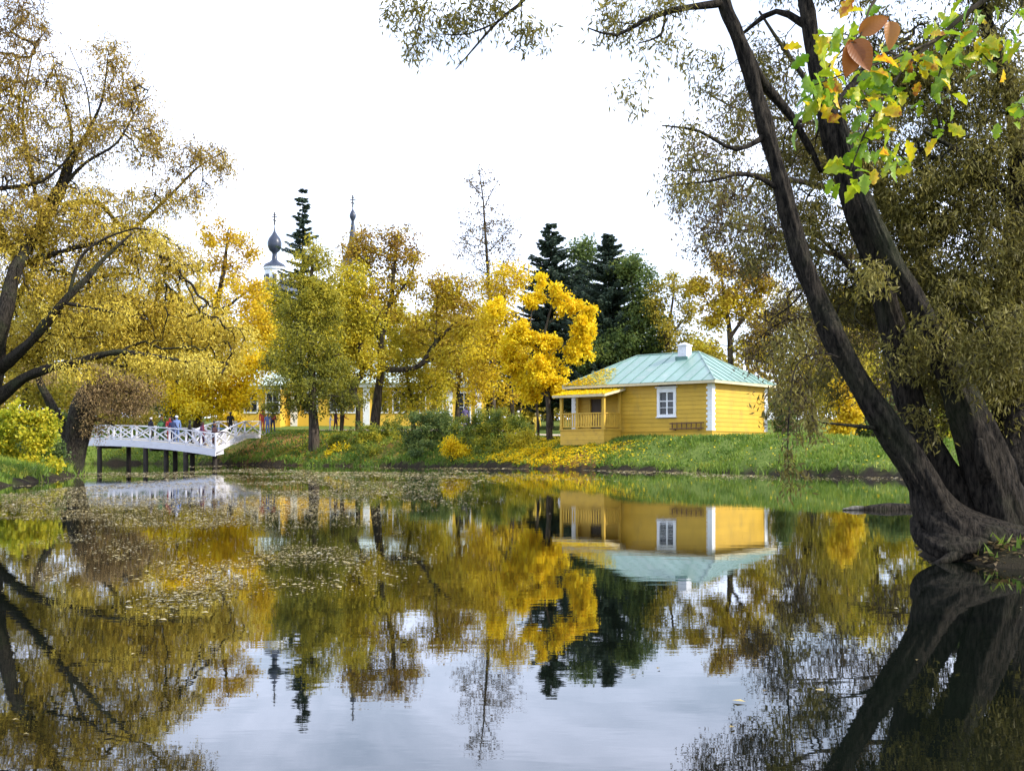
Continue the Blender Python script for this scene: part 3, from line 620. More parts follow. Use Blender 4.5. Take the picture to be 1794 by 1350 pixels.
def tree(name, label, cat, Y, limbs, clumps, leaf, bark='bark', twigs=220, leaves=12000, size=(0.22, 0.13), droop=0.2, hang=0.0,
         spread=0.35, up=0.25, tip=0.012, step=0.6, seed=1, group=None, ground=True, sides=8, thin=3, depth=1.0, shell=0.45, rough=0.1,
         root=None, smoothwood=True, ridge=0.0, lstep=None, ztint=0.0):
    """limbs: polylines of (px, py, dY, radius); clumps: (px, py, rx, ry, dY, density) in photo pixels at distance Y."""
    rng = np.random.default_rng(seed)
    L3 = []
    for li, lm in enumerate(limbs):
        q = np.array([[*P(a[0], a[1], Y + a[2]), a[3]] for a in lm])
        if li == 0 and ground: q[0, 2] = h1(q[0, 0], q[0, 1]) - 0.2
        elif ground and len(lm[0]) > 4: q[0, 2] = h1(q[0, 0], q[0, 1]) - 0.2
        L3.append(catmull(q, lstep if lstep and q[:, 3].max() > .09 else step))
    base = L3[0][0, :3].copy() if root is None else np.array(root, float)
    if root is None: base[2] += 0.2
    cap = twigs*14 + sum(len(q) for q in L3) + 100
    pos = np.zeros((cap, 3)); dr = np.zeros((cap, 3)); par = np.full(cap, -1); limb = np.zeros(cap, bool); n = 0
    WV, WF, off = [], [], 0
    for q in L3:
        V, Fc = sweep(q, sides if q[:, 3].max() > .09 else min(sides, 8), rng, rough, ridge if q[:, 3].max() > .09 else 0); WV.append(V); WF.append(Fc + off); off += len(V)
        k = len(q); pos[n:n+k] = q[:, :3]; dd = np.gradient(q[:, :3], axis=0); dr[n:n+k] = unit(dd); limb[n:n+k] = True
        n += k
    lim_n = n
    # avoid twigs from the lowest part of the first trunk
    block = np.zeros(cap, bool); k0 = max(1, int(len(L3[0])*0.25)); block[:k0] = True
    # twig targets
    cw = np.array([c[2]*c[3]*c[5] for c in clumps]); cw = cw/cw.sum()
    cnt = rng.multinomial(twigs, cw); T = []; TS = []
    for c, m_ in zip(clumps, cnt):
        Yc = Y + c[4]; ctr = P(c[0], c[1], Yc); s = Yc/F
        dvec = unit(rng.normal(size=(m_, 3)))*(rng.uniform(0, 1, (m_, 1))**shell)
        T.append(ctr + dvec*np.array((c[2]*s, c[2]*s*depth, c[3]*s)))
    T = np.concatenate(T)
    d0 = np.min(np.linalg.norm(T[:, None, :] - pos[None, :lim_n:3], axis=2), axis=1)
    tipflag = []
    SA, SB, PA = [], [], []
    for ti in np.argsort(d0):
        p = T[ti]; v = p - pos[:n]; dist = np.linalg.norm(v, axis=1)
        cosv = np.einsum('ij,ij->i', v, dr[:n])/np.maximum(dist, 1e-6)
        cost = dist*(1.35 - 0.45*cosv) + np.maximum(0, -v[:, 2])*0.25*(1 - droop) + np.where(block[:n], 1e3, 0)
        j = int(np.argmin(cost)); D_ = dist[j]
        if D_ < 0.05: continue
        kk = max(2, min(8, int(math.ceil(D_/step))))
        ctl = pos[j] + dr[j]*D_*0.35 + np.array((0, 0, up*D_*0.4)) + rng.normal(size=3)*0.08*D_
        prev = j
        for s_ in range(1, kk + 1):
            u = s_/kk; q = (1-u)**2*pos[j] + 2*u*(1-u)*ctl + u*u*p + rng.normal(size=3)*0.03*D_*(u < 1)
            pos[n] = q; dr[n] = unit((q - pos[prev])[None])[0]; par[n] = prev; prev = n; n += 1
        if hang > 0:
            hl = hang*rng.uniform(0.3, 1.0); hk = 3
            hd = unit((dr[prev]*0.5 + rng.normal(size=3)*0.2)[None])[0]
            for s_ in range(hk):
                hd = unit((hd + np.array((0, 0, -0.75)))[None])[0]
                q = pos[prev] + hd*hl/hk; pos[n] = q; dr[n] = hd; par[n] = prev; prev = n; n += 1
        if n > cap - 15: break
    # branch radii from the number of twigs carried
    load = np.zeros(n); haschild = np.zeros(n, bool); haschild[par[lim_n:n]] = True
    for i in range(n - 1, lim_n - 1, -1):
        if not haschild[i]: load[i] = 1
        if par[i] >= lim_n: load[par[i]] += load[i]
    tw = np.arange(lim_n, n)
    rad = tip*np.maximum(load, 1)**0.45
    if len(tw):
        pr = par[tw]; r1 = rad[tw]; r0 = np.where(pr >= lim_n, rad[pr], r1*1.15)
        V, Fc = frusta(pos[pr], pos[tw], r0, r1*0.9, thin); WV.append(V); WF.append(Fc + off); off += len(V)
    if root is None: rt = empty(name, base)
    else: rt = empty(name, base)
    wood = np_mesh('trunk', np.concatenate(WV) - base, np.concatenate(WF), 4, M[bark], smooth=smoothwood)
    link('trunk', wood, rt)
    # leaves along the outer twigs
    cand = tw[load[tw] <= 3]
    if len(cand) and leaves:
        pick = rng.choice(cand, leaves); u = rng.uniform(0, 1, (leaves, 1))
        C = pos[par[pick]]*(1-u) + pos[pick]*u + rng.normal(size=(leaves, 3))*spread*np.array((1, 1, 0.8))
        A = unit(rng.normal(size=(leaves, 3)) + np.array((0, 0, -1.6*droop)) + 0.3*dr[pick])
        sz = rng.uniform(0.65, 1.25, leaves)
        V, Fc = leaf_quads(C, A, size[0]*sz, size[1]*sz, rng)
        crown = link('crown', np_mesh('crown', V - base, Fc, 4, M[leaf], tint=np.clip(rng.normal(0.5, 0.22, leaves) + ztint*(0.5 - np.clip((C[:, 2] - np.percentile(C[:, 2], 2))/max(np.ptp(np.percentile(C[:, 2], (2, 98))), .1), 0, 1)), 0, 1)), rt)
        crown['kind'] = 'stuff'
    tag(rt, label, cat, group)
    return rt

def spruce(name, label, px, top, Y, half, base_py, seed, n_whorl=26, group=None, sparse=1.0, leaf='spruce', irregular=0.15):
    rng = np.random.default_rng(seed)
    tp = P(px, top, Y); bx, by = tp[0], Y; bz = h1(bx, by); hh = tp[2] - bz; Rm = half/F*Y
    base = np.array((bx, by, bz)); s_bot = 0.12
    A_, B_, ra, rb, C, A, Ls = [], [], [], [], [], [], []
    nW = int(n_whorl*1.7)
    for i in range(nW):
        u = (i + rng.uniform(-0.3, 0.3))/nW; u = min(max(u, 0), 0.985); z = s_bot*hh + (1 - s_bot)*hh*u
        rr = Rm*(1 - u)**0.82*(1 + rng.normal()*irregular) + 0.15
        nb = 7 if u < 0.8 else 5
        for k in range(nb):
            if rng.uniform() > sparse: continue
            an = rng.uniform(0, 6.283); l = rr*rng.uniform(0.55, 1.15); prev = np.array((0, 0, min(z + rng.normal()*.018*hh, hh*.985))); dv = np.array((math.cos(an), math.sin(an), 0.12))
            kk = 5
            for j in range(kk):
                q = prev + dv*np.array((l/kk, l/kk, l/kk)) + np.array((0, 0, (-0.16 + 0.11*j)*l/kk))
                r0 = 0.03*(1 - j/kk) + 0.008
                A_.append(prev); B_.append(q); ra.append(r0); rb.append(r0*0.8)
                m_ = int(14 + 9*l)
                uu = rng.uniform(0, 1, (m_, 1)); cc = prev*(1-uu) + q*uu
                side = np.array((-math.sin(an), math.cos(an), 0)); sg = rng.choice([-1, 1], (m_, 1))
                dd = unit(dv*0.6 + side*sg*rng.uniform(0.3, 1.0, (m_, 1)) + np.array((0, 0, -1.0))*rng.uniform(0.1, 0.8, (m_, 1)))
                C.append(cc); A.append(dd); Ls.append(rng.uniform(0.25, 0.6, m_)*(0.5 + 0.5*(1 - j/kk*0.5)))
                prev = q
    C = np.concatenate(C); A = np.concatenate(A); Ls = np.concatenate(Ls)
    V, Fc = leaf_quads(C, A, Ls, Ls*0.34, rng, 0.1)
    WV, WF = frusta(np.array(A_), np.array(B_), np.array(ra), np.array(rb), 3)
    tv, tf = sweep(np.array([[0, 0, -0.2 + (hh + 0.2)*k/12, 0.02*hh*(1 - k/12)*0.55 + 0.02] for k in range(13)]), 7, rng, 0.05)
    rt = empty(name, base)
    link('trunk', np_mesh('trunk', np.concatenate([tv, WV]), np.concatenate([tf, WF + len(tv)]), 4, M['bark'], smooth=True), rt)
    cr = link('crown', np_mesh('crown', V, Fc, 4, M[leaf], tint=np.clip(rng.normal(0.5, 0.25, len(C)), 0, 1)), rt); cr['kind'] = 'stuff'
    tag(rt, label, 'tree', group); return rt

# ------------------------------------------------------------------ trees along the far bank
FARG = 'trees on the far bank'
tree('maple_tree', 'golden maple with orange top behind the white bridge', 'tree', 98,
     [[(345,760,0,.40),(352,680,0,.32),(368,590,0,.27),(385,510,0,.22),(395,450,0,.14),(400,400,0,.05)],
      [(368,590,0,.2),(330,540,-1,.13),(300,520,-1,.06)], [(372,560,0,.17),(420,520,1,.1),(450,500,1,.05)], [(352,680,0,.2),(310,650,-2,.12),(270,640,-2,.06)]],
     [(395,425,62,50,0,1.0),(440,470,30,40,0,.7),(350,470,35,35,0,.7),(400,520,80,40,0,1.3),(320,560,70,55,-1,1.3),(420,580,60,50,0,1.2),(300,640,75,50,-2,1.3),(390,650,75,55,-2,1.3),(458,530,30,34,-1,.9),(455,575,36,46,-1,1),(455,635,34,40,-1,1),(350,705,85,30,-3,1.2),(240,670,60,45,-2,1.0)],
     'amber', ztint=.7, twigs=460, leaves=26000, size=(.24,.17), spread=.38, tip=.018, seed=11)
tree('maple_tree', 'bright yellow maple drooping low over the bridge rail', 'tree', 95,
     [[(300,770,0,.25),(305,700,0,.2),(320,630,0,.14),(335,560,0,.06)], [(305,700,0,.12),(350,660,0,.08),(400,650,0,.04)]],
     [(330,600,60,40,0,1),(380,650,60,40,0,1.2),(420,690,40,28,0,1.2),(350,705,70,28,0,1.2),(280,690,40,35,0,.8),(430,640,35,35,0,.8)],
     'yellow', twigs=200, leaves=11000, size=(.24,.18), spread=.4, seed=12)
tree('autumn_tree', 'yellow tree seen under the golden willow by the bridge', 'tree', 112,
     [[(180,760,0,.35),(185,680,0,.28),(200,590,0,.2),(205,520,0,.1)], [(190,650,0,.18),(140,600,0,.1)], [(192,640,0,.16),(240,590,0,.08)]],
     [(200,560,80,60,0,1),(130,600,60,55,0,1),(240,620,60,55,0,1),(180,670,90,45,0,1.2),(90,660,50,50,0,1)],
     'gold', twigs=260, leaves=13000, size=(.3,.22), spread=.5, seed=13)
tree('autumn_tree', 'amber tree filling the gap at the left picture edge', 'tree', 105,
     [[(40,765,0,.35),(45,690,0,.28),(50,600,0,.2),(55,520,0,.1)]],
     [(40,560,80,70,0,1),(20,650,80,60,0,1.1),(90,690,70,45,0,1.1),(-40,600,70,90,0,1)],
     'olive', twigs=220, leaves=12000, size=(.3,.22), spread=.5, seed=14)
tree('larch_tree', 'olive green larch with dark straight trunk on the bank', 'tree', 82,
     [[(550,778,0,.42),(549,735,0,.32),(546,650,0,.26),(545,560,0,.2),(546,480,0,.13),(550,425,0,.05)],
      [(547,700,0,.1),(500,690,-1,.05)], [(547,690,0,.1),(600,695,-1,.05)], [(546,640,0,.1),(490,640,0,.05)], [(546,640,0,.1),(595,620,0,.05)],
      [(545,580,0,.09),(500,570,0,.04)], [(545,560,0,.09),(590,555,0,.04)], [(545,520,0,.08),(520,490,0,.03)], [(545,520,0,.08),(585,480,0,.03)]],
     [(550,445,38,36,0,.9),(545,495,52,42,0,1.1),(520,540,45,40,0,1.1),(570,540,40,42,0,1),(535,590,65,42,0,1.2),(500,640,52,40,0,1.1),(580,640,48,38,0,1.1),(540,672,86,32,0,1.2),(520,708,72,22,0,1),(605,705,40,18,0,.7)],
     'larch', ztint=-.7, twigs=600, leaves=27000, size=(.22,.10), droop=.5, spread=.27, tip=.017, seed=15, up=.1)
tree('oak_tree', 'rusty topped oak with crooked horizontal limb before the yellow mansion', 'tree', 88,
     [[(655,750,0,.42),(662,690,0,.34),(668,640,0,.30),(668,590,0,.25),(684,530,0,.2),(690,475,0,.14),(695,420,0,.05)],
      [(668,645,0,.24),(700,648,0,.22),(735,640,0,.2),(762,602,0,.16),(800,566,0,.11),(838,556,0,.05)], [(735,640,0,.14),(775,622,-1,.09),(810,610,-1,.04)],
      [(668,600,0,.18),(650,560,1,.14),(652,510,1,.09),(640,450,1,.04)], [(684,530,0,.14),(715,490,0,.09),(735,440,0,.04)], [(762,602,0,.1),(765,540,0,.07),(772,490,0,.04)], [(668,580,0,.12),(630,530,0,.08),(612,470,0,.04)]],
     [(660,440,48,40,0,1),(700,425,35,28,0,.7),(718,455,28,30,0,.6),(622,450,38,48,0,.9),(690,500,45,35,0,.8),(765,510,48,36,0,1.1),(810,520,40,34,0,1),(650,540,55,40,0,.8),(745,570,45,35,0,.8),(820,575,40,30,0,1),(610,560,38,50,0,.7),(640,620,50,40,-1,.6),(800,630,45,35,-1,.8)],
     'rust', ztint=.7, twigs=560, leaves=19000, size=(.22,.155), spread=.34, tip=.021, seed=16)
tree('crooked_tree', 'thin bent tree with a swollen burr on its trunk', 'tree', 86,
     [[(626,752,0,.22),(627,710,0,.2),(618,690,0,.36),(622,672,0,.3),(634,650,0,.2),(630,610,0,.19),(636,575,0,.14),(622,530,0,.08),(615,480,0,.04)],
      [(634,600,0,.1),(655,570,0,.06),(670,540,0,.03)]],
     [(615,500,40,45,0,.9),(605,570,40,45,0,1),(645,560,35,35,0,.7),(600,630,38,40,0,1),(650,640,30,30,0,.8),(585,600,25,35,0,.8)],
     'yelgreen', twigs=240, leaves=10000, size=(.22,.16), spread=.35, seed=17)
tree('lime_tree', 'low yellow green tree hanging before the yellow mansion wall', 'tree', 90,
     [[(725,755,0,.2),(722,710,0,.17),(715,670,0,.12),(712,620,0,.06)], [(722,705,0,.1),(750,680,0,.06),(780,670,0,.03)], [(722,700,0,.1),(690,680,0,.06)]],
     [(700,640,45,30,0,1),(745,660,50,30,0,1),(690,690,45,28,0,1),(760,695,48,25,0,1),(715,600,40,30,0,.8),(725,720,70,18,0,.7)],
     'yelgreen', twigs=240, leaves=9000, size=(.2,.15), spread=.36, seed=18)
tree('lime_tree', 'yellow green tree drooping between the larch and the bent tree', 'tree', 93,
     [[(598,752,0,.18),(600,700,0,.15),(596,640,0,.11),(590,560,0,.05)], [(598,680,0,.09),(575,640,0,.04)]],
     [(590,560,36,45,0,.9),(600,620,42,40,0,1),(580,670,40,30,0,.9),(612,690,30,26,0,.8),(640,590,30,30,0,.7)], 'yelgreen', twigs=220, leaves=9000, size=(.22,.16), spread=.36, seed=23)
tree('lime_tree', 'golden green tree right of the crooked limb before the mansion', 'tree', 94,
     [[(800,752,0,.2),(802,700,0,.17),(806,640,0,.12),(810,570,0,.05)], [(803,680,0,.1),(770,640,0,.05)], [(804,670,0,.1),(836,640,0,.05)]],
     [(810,570,42,36,0,1),(770,600,40,34,0,1),(840,610,34,36,0,1),(800,645,48,32,0,1),(760,665,38,24,0,.8),(845,670,30,26,0,.8)], 'gold', twigs=260, leaves=10500, size=(.22,.16), spread=.36, seed=24)
tree('bare_tree', 'tall thin nearly bare tree rising above the yellow maples', 'tree', 92,
     [[(864,735,0,.24),(863,650,0,.2),(861,560,0,.17),(854,460,0,.13),(849,390,0,.09),(846,345,0,.06),(838,290,0,.025)],
      [(848,365,0,.05),(862,335,0,.035),(883,302,0,.015)], [(846,350,0,.04),(825,320,0,.025),(812,305,0,.012)], [(857,440,0,.06),(880,415,0,.035),(905,385,0,.015),(925,378,0,.008)],
      [(852,430,0,.05),(830,415,0,.03),(800,412,0,.012)], [(858,500,0,.05),(885,460,0,.03),(905,430,0,.012)], [(856,480,0,.05),(835,470,0,.03),(815,450,0,.012)]],
     [(842,320,34,34,0,.8),(845,380,48,36,0,1),(835,430,52,40,0,1.1),(885,410,45,30,0,.9),(880,450,38,35,0,.9),(845,490,36,40,0,.7)],
     'sparse', twigs=520, leaves=2600, size=(.18,.12), spread=.2, tip=.011, seed=19, up=.3)
tree('autumn_tree', 'yellow brown sapling thicket tree left of the bright maple', 'tree', 84,
     [[(900,750,0,.16),(896,690,0,.14),(890,610,0,.1),(884,520,0,.06),(880,470,0,.03)], [(905,752,1,.12,1),(915,690,1,.1),(925,610,1,.07),(915,540,1,.04)], [(893,640,0,.07),(860,590,0,.04)]],
     [(880,500,38,40,0,.9),(870,560,42,40,0,1),(900,610,45,40,0,.8),(850,620,40,45,0,.9),(890,680,48,38,0,.6),(840,680,35,38,0,.7),(910,480,25,25,0,.6)],
     'amber', twigs=380, leaves=10000, size=(.2,.14), spread=.35, tip=.012, seed=20)
tree('maple_tree', 'brilliant yellow maple beside the cottage porch', 'tree', 70.5,
     [[(963,770,0,.20),(961,720,0,.17),(957,660,0,.14),(950,610,0,.11),(960,560,0,.07),(972,515,0,.03)], [(957,655,0,.09),(990,630,0,.06),(1018,590,0,.04),(1025,545,0,.02)],
      [(953,628,0,.08),(930,580,0,.06),(934,530,0,.03)], [(950,610,0,.07),(905,590,0,.04),(872,545,0,.02)], [(961,700,0,.07),(935,670,0,.04)], [(963,565,0,.05),(995,540,0,.02)]],
     [(934,524,22,14,0,1.1),(871,539,22,20,0,1),(997,535,30,18,0,1.2),(1023,569,23,32,0,1.5),(1012,613,28,24,0,1.5),(956,597,28,22,0,1.4),(945,632,36,24,0,1.6),(962,661,38,24,0,1.6),(908,585,22,28,0,1.1),(971,508,18,14,0,.9),(938,491,20,12,0,.7),(930,665,22,20,0,1.2),(975,682,26,14,0,1.2),(1030,540,18,16,0,1),(900,640,26,24,1,.8)],
     'yellow', twigs=320, leaves=24000, size=(.17,.14), spread=.15, tip=.010, step=.4, seed=21, shell=.5, droop=.5)
tree('maple_sapling', 'thin dark stemmed yellow sapling at the maple foot', 'tree', 71.5,
     [[(944,768,0,.09),(941,720,0,.08),(935,690,0,.06),(915,660,0,.04),(900,640,0,.02)]],
     [(905,645,24,22,0,1),(925,690,22,18,0,1),(888,610,20,24,0,.8)],
     'yellow', twigs=70, leaves=2600, size=(.18,.15), spread=.2, tip=.008, step=.4, seed=22)
spruce('spruce_tree', 'ragged black spruce poking up beside the dark onion dome', 530, 328, 128, 72, 760, 31, n_whorl=30, sparse=.8, irregular=.34)
spruce('spruce_tree', 'dark spruce directly behind the bright yellow maple', 966, 388, 118, 116, 760, 32, n_whorl=40)
spruce('spruce_tree', 'tall dense spruce with pointed tip behind the cottage', 1066, 408, 112, 130, 760, 33, n_whorl=46)
spruce('spruce_tree', 'shorter dark spruce filling between the two tall spruces', 1015, 470, 122, 104, 760, 34, n_whorl=28)
tree('birch_tree', 'green leafy tree between the dark spruce tips', 'tree', 126, [[(1015,760,0,.4),(1016,640,0,.3),(1020,540,0,.2),(1022,450,0,.08)]],
     [(1020,455,32,38,0,1),(1010,520,40,45,0,1),(1035,580,40,50,0,1)], 'green', twigs=220, leaves=9000, size=(.32,.22), spread=.5, seed=35)
tree('birch_tree', 'broad green tree right of the tall spruce behind the cottage', 'tree', 110, [[(1112,760,0,.4),(1112,640,0,.3),(1110,550,0,.2),(1106,460,0,.08)], [(1111,600,0,.15),(1135,540,0,.06)]],
     [(1102,462,32,34,0,1),(1124,500,32,40,0,1),(1130,565,42,50,0,1.1),(1100,610,60,56,0,1.2),(1152,615,30,44,0,.9),(1050,620,50,50,-1,1)], 'green', twigs=300, leaves=17000, size=(.3,.2), spread=.42, seed=36)
tree('bare_tree', 'sparse tree with open crown above the green metal roof', 'tree', 108,
     [[(1172,740,0,.3),(1172,640,0,.22),(1170,590,0,.18),(1178,530,0,.1),(1182,480,0,.04)], [(1171,600,0,.12),(1150,560,0,.07),(1148,510,0,.03)], [(1171,590,0,.1),(1205,550,0,.06),(1215,510,0,.03)]],
     [(1180,500,32,28,0,.7),(1150,530,22,36,0,.8),(1205,530,26,36,0,.6),(1180,580,45,30,0,.6),(1190,605,30,20,0,.9)], 'olive', twigs=260, leaves=4200, size=(.26,.18), spread=.3, seed=37)
tree('oak_tree', 'orange crowned oak rising right of the white chimney', 'tree', 100,
     [[(1281,745,0,.36),(1280,660,0,.28),(1278,580,0,.22),(1268,520,0,.13),(1262,460,0,.05)], [(1279,590,0,.18),(1310,545,0,.12),(1325,500,0,.05)], [(1276,560,0,.12),(1240,530,0,.08),(1228,500,0,.04)], [(1280,620,0,.1),(1320,590,0,.06)]],
     [(1262,468,34,28,0,1.1),(1228,502,24,22,0,.9),(1316,482,28,24,0,1),(1342,508,26,28,0,.9),(1280,525,52,34,0,1),(1335,560,40,36,0,1),(1245,560,35,28,0,.6),(1330,610,45,35,0,1),(1230,605,30,20,0,.7)],
     'rust', ztint=.6, twigs=340, leaves=13000, size=(.26,.19), spread=.36, seed=38)
tree('willow_tree', 'yellow green weeping willow at the right end of the cottage', 'tree', 78,
     [[(1425,775,0,.34),(1420,700,0,.28),(1408,620,0,.22),(1390,560,0,.14),(1380,510,0,.05)], [(1412,650,0,.16),(1450,590,0,.1),(1470,540,0,.04)], [(1408,620,0,.12),(1370,600,0,.07)]],
     [(1385,545,45,45,0,1),(1440,560,50,50,0,1),(1375,630,32,50,0,1),(1430,640,50,60,0,1.1),(1480,620,40,60,0,1),(1400,700,36,40,0,1),(1455,700,40,36,0,.9)],
     'olive', twigs=380, leaves=20000, size=(.22,.09), droop=1.2, hang=1.4, spread=.25, seed=39)
tree('autumn_tree', 'yellowing tree behind the near willow trunks', 'tree', 86,
     [[(1530,770,0,.34),(1530,700,0,.28),(1535,620,0,.2),(1540,540,0,.08)], [(1532,660,0,.15),(1580,600,0,.06)]],
     [(1530,540,60,60,0,1),(1590,590,60,60,0,1),(1500,640,50,50,0,1),(1570,680,60,45,0,1),(1520,720,60,30,0,1)], 'yelgreen', twigs=240, leaves=13000, size=(.28,.2), spread=.42, seed=40)
tree('autumn_tree', 'green tree at the right edge behind the willow', 'tree', 92,
     [[(1680,770,0,.34),(1680,690,0,.28),(1690,600,0,.2),(1695,520,0,.08)]],
     [(1690,540,80,70,0,1),(1640,640,60,60,0,1),(1740,640,80,70,0,1),(1690,710,90,35,0,1)], 'green', twigs=240, leaves=13000, size=(.3,.21), spread=.45, seed=41)
for q, (px, top, lf, lb_) in enumerate(((482, 492, 'yelgreen', 'yellow green tree between the church drum and the larch'), (590, 490, 'amber', 'golden tree standing behind the larch and the mansion roof'), (690, 520, 'yelgreen', 'yellow green crown showing above the middle of the mansion'), (775, 510, 'gold', 'golden crown behind the crooked limbed oak'), (850, 530, 'amber', 'amber crown behind the tall bare tree'), (935, 560, 'olive', 'olive crown behind the bright maple'), (1230, 590, 'olive', 'low olive tree behind the white chimney'), (1480, 500, 'amber', 'amber tree beyond the weeping willow'))):
    tree('autumn_tree', lb_, 'tree', 128 + 2*(q % 3), [[(px, 755, 0, .35), (px + 4, 690, 0, .28), (px - 3, 620, 0, .2), (px + 2, top + 30, 0, .06)], [(px + 2, 660, 0, .14), (px + 30, 620, 0, .06)], [(px, 650, 0, .14), (px - 30, 605, 0, .06)]],
         [(px, top + 28, 34, 28, 0, 1), (px - 26, top + 62, 34, 34, 0, 1), (px + 28, top + 66, 34, 34, 0, 1), (px, top + 105, 55, 36, 0, 1.1), (px - 10, top + 150, 55, 36, 0, 1)], lf, twigs=200, leaves=9000, size=(.34,.24), spread=.5, seed=140 + q)
def bush(label, Y, px, py, stems, clumps, leaf, n, seed, size=(.13,.09), spread=.16, hang=0.0, droop=.2):
    lim = [[(px + s*6, py, 0, .03, 1), (px + s*14, py - 22, 0, .022), (px + s*26, py - 48, 0, .01)] for s in stems]
    return tree('shrub', label, 'shrub', Y, lim, clumps, leaf, twigs=170, leaves=n, size=size, spread=spread, tip=.005, step=.25, seed=seed, sides=5, hang=hang, droop=droop)
bush('yellow green shrub at the water left of the dark green bush', 80.5, 650, 800, (-3,-1.5,0,1.5,3), [(600,780,34,26,0,1),(640,768,42,34,0,1.1),(690,764,40,38,0,1.1),(660,792,75,16,-1,.9)], 'shrubmix', 13000, 51)
bush('dark green bush in the middle of the far bank', 77, 755, 800, (-2,-1,0,1,2), [(735,755,36,38,0,1),(768,745,36,34,0,1.1),(750,788,54,22,-1,1.1),(790,765,22,36,0,.8)], 'green', 14000, 52)
bush('large green and yellow shrub on the bank nearest the maple', 74, 850, 805, (-3,-1,0,1,3), [(820,758,38,40,0,1),(865,740,48,32,0,1.1),(905,748,32,26,0,.9),(850,786,70,24,-1,1)], 'shrubmix', 15000, 53)
bush('olive shrub between the maple foot and the green shrub', 71.5, 920, 795, (-2,0,2), [(915,772,30,20,0,1),(940,785,30,14,-.5,1)], 'yelgreen', 4200, 62)
bush('low green shrub at the water under the larch', 84, 530, 808, (-2,0,2), [(520,795,34,12,0,1),(555,790,28,14,0,1)], 'larch', 4200, 63)
bush('small bright yellow bush at the foot of the green shrub', 72.2, 800, 806, (-1,0,1), [(792,782,18,18,0,1),(812,792,18,14,0,1)], 'yellow', 2600, 54)
bush('low yellow leaved bush at the water beneath the larch', 80, 590, 808, (-1,0,1), [(585,798,18,10,0,1),(600,790,16,12,0,1)], 'yellow', 1500, 55)
bush('dark green lilac bush against the cottage right wall', 68, 1372, 770, (-1,0,1), [(1372,715,20,36,0,1),(1376,745,20,22,0,1)], 'green', 4500, 56)
bush('orange leaved shrub on the grass beyond the leaning trunk', 60, 1482, 775, (-1.5,0,1.5), [(1475,690,28,30,0,1),(1490,725,28,30,0,1),(1470,750,24,20,0,.8)], 'amber', 4500, 57, size=(.17,.13))
bush('lemon yellow shrub glowing between the two willow trunks', 58, 1655, 775, (-1,0,1), [(1655,740,18,22,0,1),(1665,765,16,14,0,1)], 'lime', 3000, 58, size=(.15,.11))
bush('green hedge shrub on the lawn behind the leaning trunk', 64, 1550, 775, (-3,-1,1,3), [(1530,740,40,26,0,1),(1590,735,40,30,0,1),(1560,720,40,26,0,1)], 'green', 7000, 59, size=(.16,.11))
for q, (px, w_, lf, lb_) in enumerate(((120,36,'green','dark green bush behind the left end of the bridge'), (185,40,'yelgreen','yellow green bush behind the bridge posts'), (250,40,'olive','olive bush behind the people on the bridge'), (315,36,'larch','low olive bush beyond the middle of the bridge'), (400,30,'amber','amber bush beyond the bridge ramp'))):
    bush(lb_, 101 + q % 3, px, 775, (-2,0,2), [(px, 745, w_, 26, 0, 1), (px + 10, 765, w_, 16, 0, 1)], lf, 3600, 160 + q, size=(.22,.15), spread=.25)
bush('lime green and yellow shrub on the left shore', 43, 40, 850, (-3,-1,0,1,3), [(20,740,40,40,0,1.1),(65,770,38,45,0,1.1),(0,790,40,50,0,1.1),(60,815,46,28,-.5,1.1),(90,735,20,20,0,.6),(-40,770,50,60,0,1)], 'lime', 15000, 60, size=(.14,.10), spread=.14)
bush('dark shadowed bush behind the lime green shore shrub', 46, 80, 830, (-1,0,1), [(85,800,30,30,0,1),(60,790,36,36,0,1)], 'green', 4000, 61)

